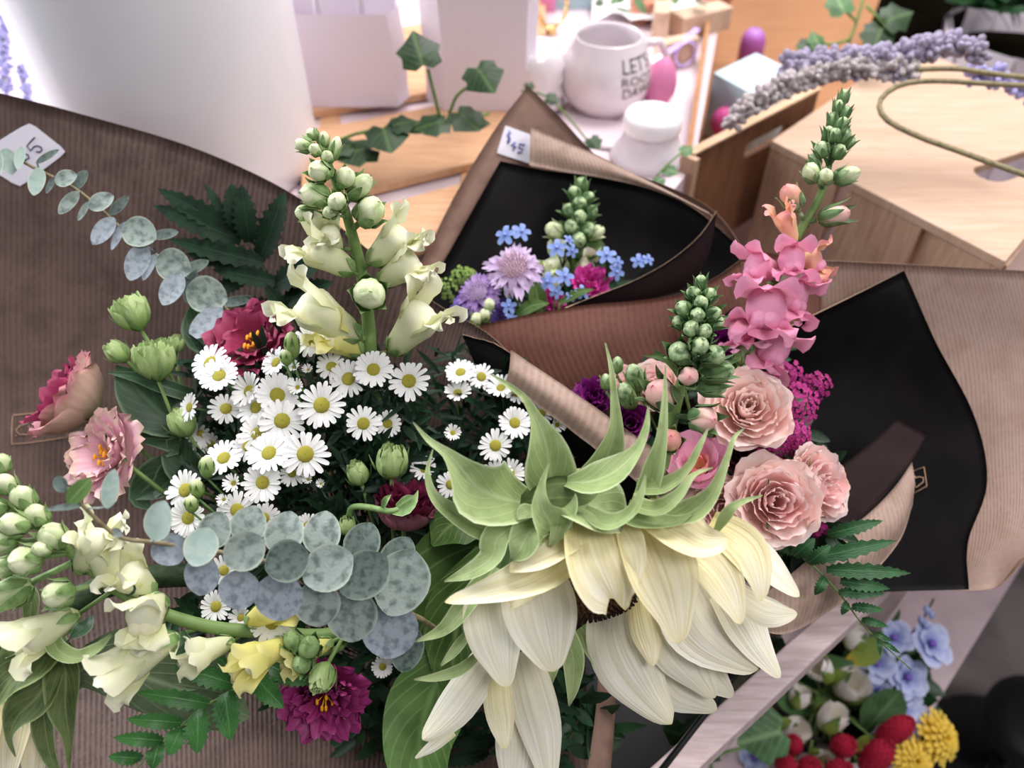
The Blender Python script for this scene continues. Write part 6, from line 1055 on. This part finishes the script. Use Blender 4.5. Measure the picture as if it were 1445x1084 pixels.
def delphin(label, px, py, d, R, n, seed):
    A = C3(*n).normalized(); r = PX(R, d); c = W(px, py, d) - A * r * .2; t = thing('blue_delphinium', label, 'flower', c); rosette(t, c, A, r, [(5, 1.0, .35, .8, .3, 1.15, 'delph'), (5, .7, .4, .6, .2, 1.1, 'delph')], .05, seed, nv=7, nu=7); obj('eye', MB().ball(c + A * r * .2, A, r * .2, r * .2, 8, 6), MAT['violet'], t); stem_to(t, c, BT, .0016)
for k, (px, py, R, n, lb) in enumerate(((1262, 900, 24, (-.3, .4, .8), 'pale blue delphinium highest by the shelf edge'), (1316, 908, 30, (.3, .4, .8), 'pale blue delphinium nearest the shelf edge'), (1238, 936, 24, (-.3, .3, .9), 'blue delphinium in shade beside the fern tip'), (1282, 956, 28, (.2, .2, 1), 'blue delphinium with a violet throat below the fern tip'), (1276, 998, 27, (.1, .2, 1), 'blue delphinium above the tall red pod'), (1292, 1018, 24, (.3, .1, .9), 'blue delphinium touching the yellow bloom'), (1240, 975, 20, (-.2, .3, .9), 'dim blue delphinium behind the heart-shaped leaf'), (1265, 1062, 22, (0, .2, 1), 'blue delphinium low between red pods and yellow bloom'), (1065, 1068, 20, (-.2, .3, .9), 'dim blue flower under the wooden rail'))): delphin(lb, px, py, .85, R, n, k)
t = thing('delphinium_spike', 'thin budding blue spike standing above the delphiniums', 'flower', W(1285, 920, .86)); pth = curve([(1280, 935, .86), (1298, 885, .855), (1318, 845, .85)], 12); obj('stem', MB().tube(pth + [], .0012, 5), MAT['stem_dark'], t)
for k in range(6): obj('bud', MB().ball(pth[4 + k] + C3(.004 * (-1) ** k, 0, .003), UP, .005, .0035, 8, 6), MAT['delph'], t)
stem_to(t, pth[0], BT, .0012)
def pod(label, px, py, d, R, el, n, seed):
    A = C3(*n).normalized(); c = W(px, py, d); r = PX(R, d); t = thing('red_pod', label, 'pod', c); mb = MB().ball(c, A, r * el, r, 14, 12, egg=-.15, fn=lambda a, t_: 1 + .06 * math.sin(9 * a + 20 * t_)); x, y, z = frame(A)
    for k in range(110):
        f = (k + .5) / 110; th = 2.4 * k; h = -math.cos(PI * f); rr = math.sin(PI * f); nn = (x * math.cos(th) * rr + y * math.sin(th) * rr + A * h); p = c + (x * math.cos(th) + y * math.sin(th)) * r * rr * .98 + A * h * r * el; mb.tube([p, p + nn * r * .14 + A * r * .08], r * .08, 3)
    obj('scales', mb, MAT['red'], t); stem_to(t, c - A * r * el, BT, .0014)
for k, a in enumerate(((1120, 1052, .80, 12, 1.45, (-.2, .8, .5), 'red textured pod near the heart-shaped ivy leaf'), (1189, 1053, .80, 15, 1.25, (.5, .5, .6), 'round red pod below the opened tulip bud'), (1110, 1082, .79, 15, 1.3, (-.3, .6, .6), 'red pod cut by the frame bottom, under the first pod'), (1262, 1032, .80, 16, 1.9, (.65, .7, .4), 'long red pod leaning toward the yellow bloom'), (1236, 1068, .79, 18, 1.7, (.5, .8, .4), 'long red pod just below the leaning one'), (1142, 1086, .785, 16, 1.2, (.1, .7, .6), 'red pod at the frame bottom beside the white tulip'), (1182, 1092, .78, 18, 1.3, (.4, .6, .6), 'red pod at the frame bottom under the round one'))): pod(a[6], *a[:6], k)
def mum(label, px, py, d, R, n, seed):
    A = C3(*n).normalized(); r = PX(R, d); c = W(px, py, d) - A * r * .3; t = thing('yellow_chrysanthemum', label, 'flower', c); x, y, z = frame(A); q = random.Random(seed)
    for ring, (nn, rr, zz, w) in enumerate(((20, 1.0, .15, .2), (18, .84, .32, .2), (15, .64, .46, .2), (11, .42, .55, .2), (7, .22, .6, .18))):
        for k in range(nn):
            a = 2 * PI * k / nn + ring * .2 + q.uniform(-.1, .1); dr = x * math.cos(a) + y * math.sin(a); obj('petal', MB().blade([(c + dr * r * .08 + z * r * zz * .3, r * .06), (c + dr * r * rr * .6 + z * r * zz, r * w), (c + dr * r * rr * q.uniform(.9, 1.05) + z * r * (zz - .03), r * w * .7)], z, 5, 3, cup=.25), MAT['mum'], t)
    stem_to(t, c, BT, .002)
mum('yellow chrysanthemum nearest the dark floor', 1328, 1042, .84, 40, (.4, .3, .85), 1)
mum('yellow chrysanthemum cut by the frame bottom', 1290, 1074, .83, 34, (.1, .3, .9), 2)
mum('yellow bloom in shade under the rail', 1078, 1010, .87, 22, (-.2, .4, .9), 3)
for k, (rows, mt, lb) in enumerate((([(1222, 1030, .84, 20), (1240, 1010, .835, 56), (1262, 985, .832, 40), (1272, 975, .83, 3)], 'art_leaf', 'broad green leaf standing above the round red pod'), ([(1150, 950, .87, 20), (1180, 945, .86, 44), (1205, 935, .855, 4)], 'art_leaf', 'dark green leaf behind the upper white tulips'), ([(1195, 935, .86, 10), (1225, 920, .85, 34), (1245, 890, .85, 3)], 'tulip_green', 'yellow-green tulip leaf under the fern tip'), ([(1100, 950, .86, 10), (1085, 920, .855, 24), (1090, 900, .85, 2)], 'art_leaf', 'dark leaf behind the rail'), ([(1140, 1010, .85, 20), (1110, 985, .845, 34), (1085, 970, .84, 3)], 'art_leaf', 'dark green leaf close under the rail'), ([(1250, 890, .88, 8), (1262, 870, .875, 14), (1268, 845, .87, 2)], 'art_leaf', 'narrow green leaf beside the furthest tulip bud'), ([(1200, 1060, .82, 10), (1225, 1045, .815, 16), (1250, 1048, .815, 2)], 'tulip_green', 'lime leaf between the round pod and the leaning pod'))):
    t = thing('artificial_leaf', lb, 'leaf', W(*rows[0][:3])); obj('leaf_blade', MB().blade(leafpts(rows), C3(0, .3, 1), 10, 5, fold=.1), MAT[mt], t); stem_to(t, W(*rows[0][:3]), BT, .0016)
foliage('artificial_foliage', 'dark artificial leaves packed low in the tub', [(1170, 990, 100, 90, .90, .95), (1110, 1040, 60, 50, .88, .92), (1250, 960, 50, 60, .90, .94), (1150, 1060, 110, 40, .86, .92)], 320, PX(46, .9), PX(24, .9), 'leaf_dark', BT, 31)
ivy('variegated ivy with a heart-shaped leaf hanging below the rail', [[(1040, 960, .76), (1008, 1020, .77), (1003, 1090, .775)], [(1062, 1052, .79), (1030, 1060, .78), (1002, 1070, .775)], [(1003, 1085, .776), (1030, 1100, .78)]], [(1082, 1038, .785, 38, 165, (0, .3), 'ivy_pale')], 2.6)
ivy('dark ivy leaves between the sunflower petals and the rail', [[(1085, 930, .71), (1050, 970, .715), (1000, 1030, .72), (985, 1075, .72)], [(1050, 970, .715), (1010, 985, .72), (960, 1040, .72)]], [(1095, 918, .71, 20, 20), (1030, 985, .715, 18, 100), (985, 1030, .72, 20, 140), (1012, 1010, .72, 16, 60), (970, 1060, .72, 20, 120), (955, 1035, .72, 18, 200), (1000, 1060, .725, 18, 40)], 2.6, 'ivy', 'stem_dark')
c = Wz(1475, 1020, 0); c = W(1480, 1020, 1.15); t = thing('black_stool', 'black rounded stool seat cut by the frame edge over the dark floor', 'stool', Vector((c.x, c.y, 0)))
obj('seat', MB().lathe(Vector((c.x, c.y, c.z - .05)), Vector((0, 0, 1)), [(0, .003), (0, .07), (.01, .078), (.035, .08), (.046, .074), (.05, .05), (.052, .003)], 28), MAT['rubber'], t); obj('post', MB().tube([Vector((c.x, c.y, .02)), Vector((c.x, c.y, c.z - .05))], .02, 12), MAT['rubber'], t); obj('foot', MB().lathe(Vector((c.x, c.y, 0)), Vector((0, 0, 1)), [(.001, .003), (.001, .12), (.012, .115), (.022, .03), (.022, .003)], 28), MAT['rubber'], t)
t = thing('clear_wrap', 'crinkled clear plastic wrap at the bottom edge by the yellow blooms', 'plastic wrap', W(1380, 1085, .80)); P = [[W(lerp(1345, 1450, j / 11), lerp(1064, 1110, i / 5), .80) + FW * (.006 * math.sin(j * 2.1 + i)) for j in range(12)] for i in range(6)]; obj('film', MB().grid(P), MAT['cellophane'], t)
